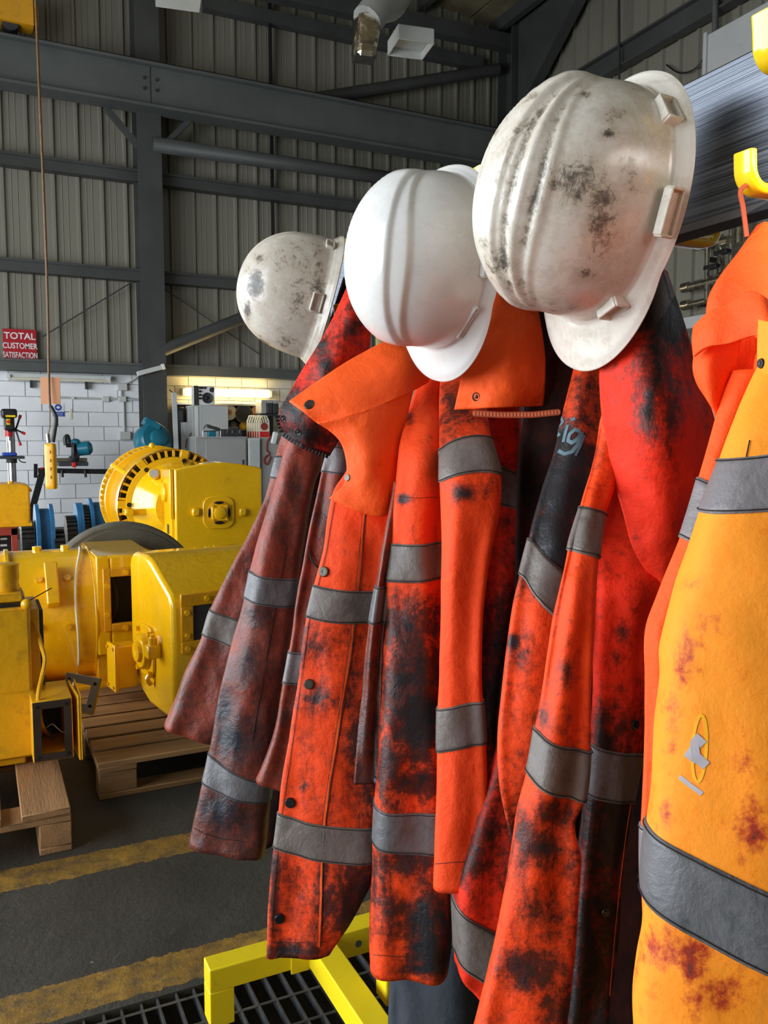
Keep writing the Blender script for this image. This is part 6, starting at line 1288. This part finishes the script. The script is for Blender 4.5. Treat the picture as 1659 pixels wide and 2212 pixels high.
MB().cyl(Q(19, 943), Q(19, 929), .05, 16).build('chuck_guard', M['redp'], o, True); MB().cyl(Q(20, 952), Q(20, 938), .03, 12).build('chuck', M['steelb'], o, True)
hc = Q(34, 928, 12.45); MB().cyl(hc + Vector((-.1, 0, 0)), hc, .03, 12).build('feed_hub', M['dark'], o, True)
for px, py in ((42, 904), (47, 934), (42, 955)): e = Q(px, py, 12.45); ar = MB().cyl(hc, e, .012, 8).build('feed_handle', M['dark'], o, True); MB().cyl(e, e + (e - hc).normalized() * .05, .02, 10).build('handle_tip', M['redp'], ar, True)
a, b = Q(-6, 991), Q(52, 985); MB().bb((a.x, 12.3, a.z), (b.x, 12.75, b.z)).build('table', M['dark'], o, True, .008); MB().cyl(Q(25, 1000, 12.6), Q(25, 990, 12.6), .07, 16).build('table_bracket', M['dark'], o, True)
a, b = Q(4, 985), Q(36, 977); MB().bb((a.x, 12.36, a.z), (b.x, 12.6, b.z)).build('vice', M['bluel'], o, True, .02)
MB().tube([Q(40, 992), Q(47, 998), Q(56, 999)], .008, 6).build('crank', M['dark'], o, True)
# mitre saw on its stand
o = thing('saw_stand', 'black folding saw stand with a slanted leg by the white wall', 'stand', tuple(PY(150, 1015, 12.9)))
MB().bar(Q(82, 1016, 12.9), Q(236, 1019, 12.9), .07, .07).build('rail', M['black'], o, True, .006)
MB().bar(Q(92, 1018, 12.9), Q(70, 1098, 12.9), .05, .09).build('leg', M['black'], o, True, .004); q_ = Q(240, 1018, 12.9); MB().bar(q_, (q_.x + .2, 12.9, .02), .05, .06).build('leg', M['black'], o, True, .004)
q_ = Q(70, 1098, 12.9); MB().bar(q_, (q_.x - .05, 12.9, 0), .05, .09).build('foot', M['black'], o, True, .004)
MB().bar(Q(77, 1002, 12.9), Q(77, 1032, 12.9), .05, .05).build('stop_post', M['black'], o, True, .004)
for px in (134, 184): MB().cyl(Q(px, 1016, 12.85), Q(px + 1, 1031, 12.85), .02, 10).build('clamp_lever', M['black'], o, True)
MB().box(Q(90, 1012, 12.86), (.05, .04, .03)).build('lock_knob', M['redp'], o, True, .008)
o = thing('mitre_saw', 'teal and black mitre saw with red guard on the folding stand', 'saw', tuple(PY(165, 1005, 12.8)))
MB().bb((Q(128, 1006).x, 12.6, Q(128, 1007, 12.7).z), (Q(193, 1006).x, 13.0, Q(128, 998, 12.7).z)).build('base', M['dark'], o, True, .01)
MB().bb((Q(126, 997).x, 12.85, Q(128, 998, 12.7).z), (Q(195, 997).x, 12.95, Q(128, 990, 12.7).z)).build('fence', M['steelb'], o, True, .004)
MB().lathe([(0, .17), (.04, .17)], Q(160, 975, 12.75), (1, -.35, 0), 32).build('blade', M['dark'], o, True, .002)
MB().lathe([(0, .1), (.16, .1), (.2, .06)], Q(168, 970, 12.72), (1, -.3, .1), 20).build('motor_housing', M['teal'], o, True, .01)
MB().sphere(Q(163, 956, 12.7), (.07, .07, .06), 14, 8).build('gear_head', M['teal'], o, True); MB().bar(Q(160, 968, 12.68), Q(163, 984, 12.68), .06, .03).build('guard_link', M['redp'], o, True, .006)
MB().tube([Q(142, 962, 12.7), Q(140, 948, 12.7), Q(146, 942, 12.7), Q(150, 955, 12.7), Q(153, 962, 12.7), Q(143, 962, 12.7)], .028, 8).build('handle', M['black'], o, True)
MB().bar(Q(152, 985, 12.7), Q(158, 996, 12.7), .06, .06).build('pivot_arm', M['dark'], o, True, .01)
MB().box(Q(160, 1004, 12.6), (.06, .05, .07)).build('lock_knob', M['redp'], o, True, .01)
# ---------------------------------------------------------------- things up high
dq = 11.5
c_ = P(887, 92, dq); o = thing('ceiling_light', 'white boxy high-bay light hanging below the eaves beam', 'light', tuple(c_))
Rl = Matrix.Rotation(math.radians(-10), 3, 'Z')
mb = MB(); W_, D_, H_ = .50, .5, .19
for a_, s_ in (((0, -D_ / 2, 0), (W_, .02, H_)), ((0, D_ / 2, 0), (W_, .02, H_)), ((-W_ / 2, 0, 0), (.02, D_, H_)), ((W_ / 2, 0, 0), (.02, D_, H_)), ((0, 0, H_ / 2), (W_, D_, .02))): mb.box(Vector(c_) + Rl @ Vector(a_), s_, Rl)
mb.build('housing', M['offw'], o, True, .004)
MB().box(Vector(c_) + Rl @ Vector((0, 0, .02)), (W_ - .04, D_ - .04, .02), Rl).build('reflector', M['cab2'], o, True)
for dx in (-.2, .2): q = Vector(c_) + Rl @ Vector((dx, 0, .1)); MB().cyl(q, (q.x, q.y, rz(q.x) - .02), .006, 6).build('hanger', M['dark'], o, True)
o = thing('ceiling_light', 'pale high-bay light cut by the top edge left of the foil duct', 'light', tuple(P(385, -14, 10.5)))
MB().box(P(385, -8, 10.5), (.55, .4, .14), Rl).build('housing', M['offw'], o, True, .006); q = Vector(P(385, -14, 10.5)); MB().cyl(q, (q.x, q.y, rz(q.x) - .02), .006, 6).build('hanger', M['dark'], o, True)
o = thing('foil_duct', 'crinkled foil-wrapped duct outlet hanging from the roof', 'duct', tuple(P(790, 90, 10.5)))
pts = [P(787, 126, 10.5), P(790, 95, 10.5), P(795, 60, 10.5), P(806, 38, 10.55)]
rsx = []
for i, (y, k) in enumerate(((128, .9), (120, 1.0), (105, .95), (98, 1.05), (88, 1.0), (76, 1.06), (66, 1.0), (52, 1.08), (40, .98))):
    cc = Vector(P(786 + (128 - y) * .09, y, 10.5)); rsx.append([cc + Rl @ Vector((x * k + rnd.uniform(-.012, .012), yy_ * k + rnd.uniform(-.012, .012), rnd.uniform(-.01, .01))) for x, yy_ in rrect(.29, .26, .07, 3)])
MB().rings(rsx).build('foil_sleeve', M['foil'], o, True, smooth=25)
cc = Vector(P(786, 126, 10.5)); MB().box(cc + Vector((0, 0, -.01)), (.26, .22, .03), Rl).build('grille', M['dark'], o, True)
e = Vector(P(862, -30, 10.9)); e2 = Vector((e.x + .2, e.y, rz(e.x + .2) - .45)); MB().cyl(e2, (e2.x, e2.y, rz(e2.x) - .01), .01, 6).build('hanger', M['dark'], o, True)
MB().tube([P(793, 45, 10.5), P(815, 18, 10.6), e, e2], .20, 14).build('duct_bend', M['cab'], o, True)
# right-hand wall: pipes, conduits, pale cabinet
XW = 9.2
def wpipe(name, label, pts, r, m='chrome'):
    o = MB().tube([PX(x, y, XW) for x, y in pts], r, 10, False).build(name, M[m]); setp(o, label, 'pipe'); return o
wpipe('upright_conduit', 'thin dark conduit high on the right wall above the largest helmet', [(1337, -20), (1338, 250)], .02, 'dark')
wpipe('upright_conduit', 'thicker grey conduit on the right wall above the rail', [(1546, -20), (1544, 200)], .045, 'steel_l')
o = thing('pipe_run', 'bright bundle of compressed air pipes with valves below the rail hook', 'pipe', tuple(PX(1530, 600, XW)))
for pts, r in (([(1528, 505), (1527, 650)], .035), ([(1600, 440), (1597, 528)], .07), ([(1580, 470), (1578, 640)], .03), ([(1500, 533), (1575, 517)], .05), ([(1478, 622), (1560, 602)], .05), ([(1478, 660), (1560, 642)], .04), ([(1558, 530), (1556, 590)], .05)):
    MB().tube([PX(x, y, XW - (.1 if i_ else 0)) for i_, (x, y) in enumerate(pts)], r, 12, False).build('pipe', M['chrome'], o, True)
for x, y in ((1483, 621), (1510, 616), (1540, 606), (1483, 659), (1510, 530), (1552, 520)): q = Vector(PX(x, y, XW)); MB().cyl(q - Vector((0, .06, 0)), q + Vector((0, .06, 0)), .075, 10).build('coupling', M['chrome'], o, True)
for x, y in ((1527, 560), (1578, 560), (1500, 618), (1500, 656)): q = Vector(PX(x, y, XW)); MB().bb((q.x, q.y - .03, q.z - .03), (9.42, q.y + .03, q.z + .03)).build('pipe_bracket', M['dark'], o, True)
for x, y in ((1538, 577), (1560, 545)): MB().box(PX(x, y, XW - .15), (.1, .22, .06)).build('valve_lever', M['black'], o, True, .01)
a = PX(1545, 690, XW + .1); b = PX(1455, 705, XW + .1)
o = MB().bb((XW - .1, a[1], a[2] - .1), (9.42, b[1] + 1.5, a[2] + .06)).build('cable_tray', M['cab2'], None, False, .004); setp(o, 'pale horizontal tray on the right wall under the air pipes', 'tray')
a = PX(1556, 130, XW + .1); b = PX(1665, 60, XW + .1)
o = thing('wall_duct', 'big pale sheet-metal duct on the right wall above the rail', 'duct', (XW, float(a[1]), float(a[2])))
MB().bb((XW - .2, float(b[1]) - 1.5, float(a[2]) - .5), (XW + .2, float(a[1]), 6.75)).build('duct_casing', M['cab2'], o, True, .01); MB().bb((XW - .23, float(a[1]) - .06, float(a[2]) - .5), (XW + .2, float(a[1]), 6.78)).build('duct_flange', M['cab2'], o, True, .004)
MB().tube([PX(1440, 140, XW + .2), PX(1470, 158, XW + .15), PX(1505, 145, XW + .15), PX(1538, 95, XW + .2)], .012, 6).build('slack_cable', M['black'])
setp(bpy.data.objects['slack_cable'], 'thin slack black cable drooping on the right wall', 'cable')
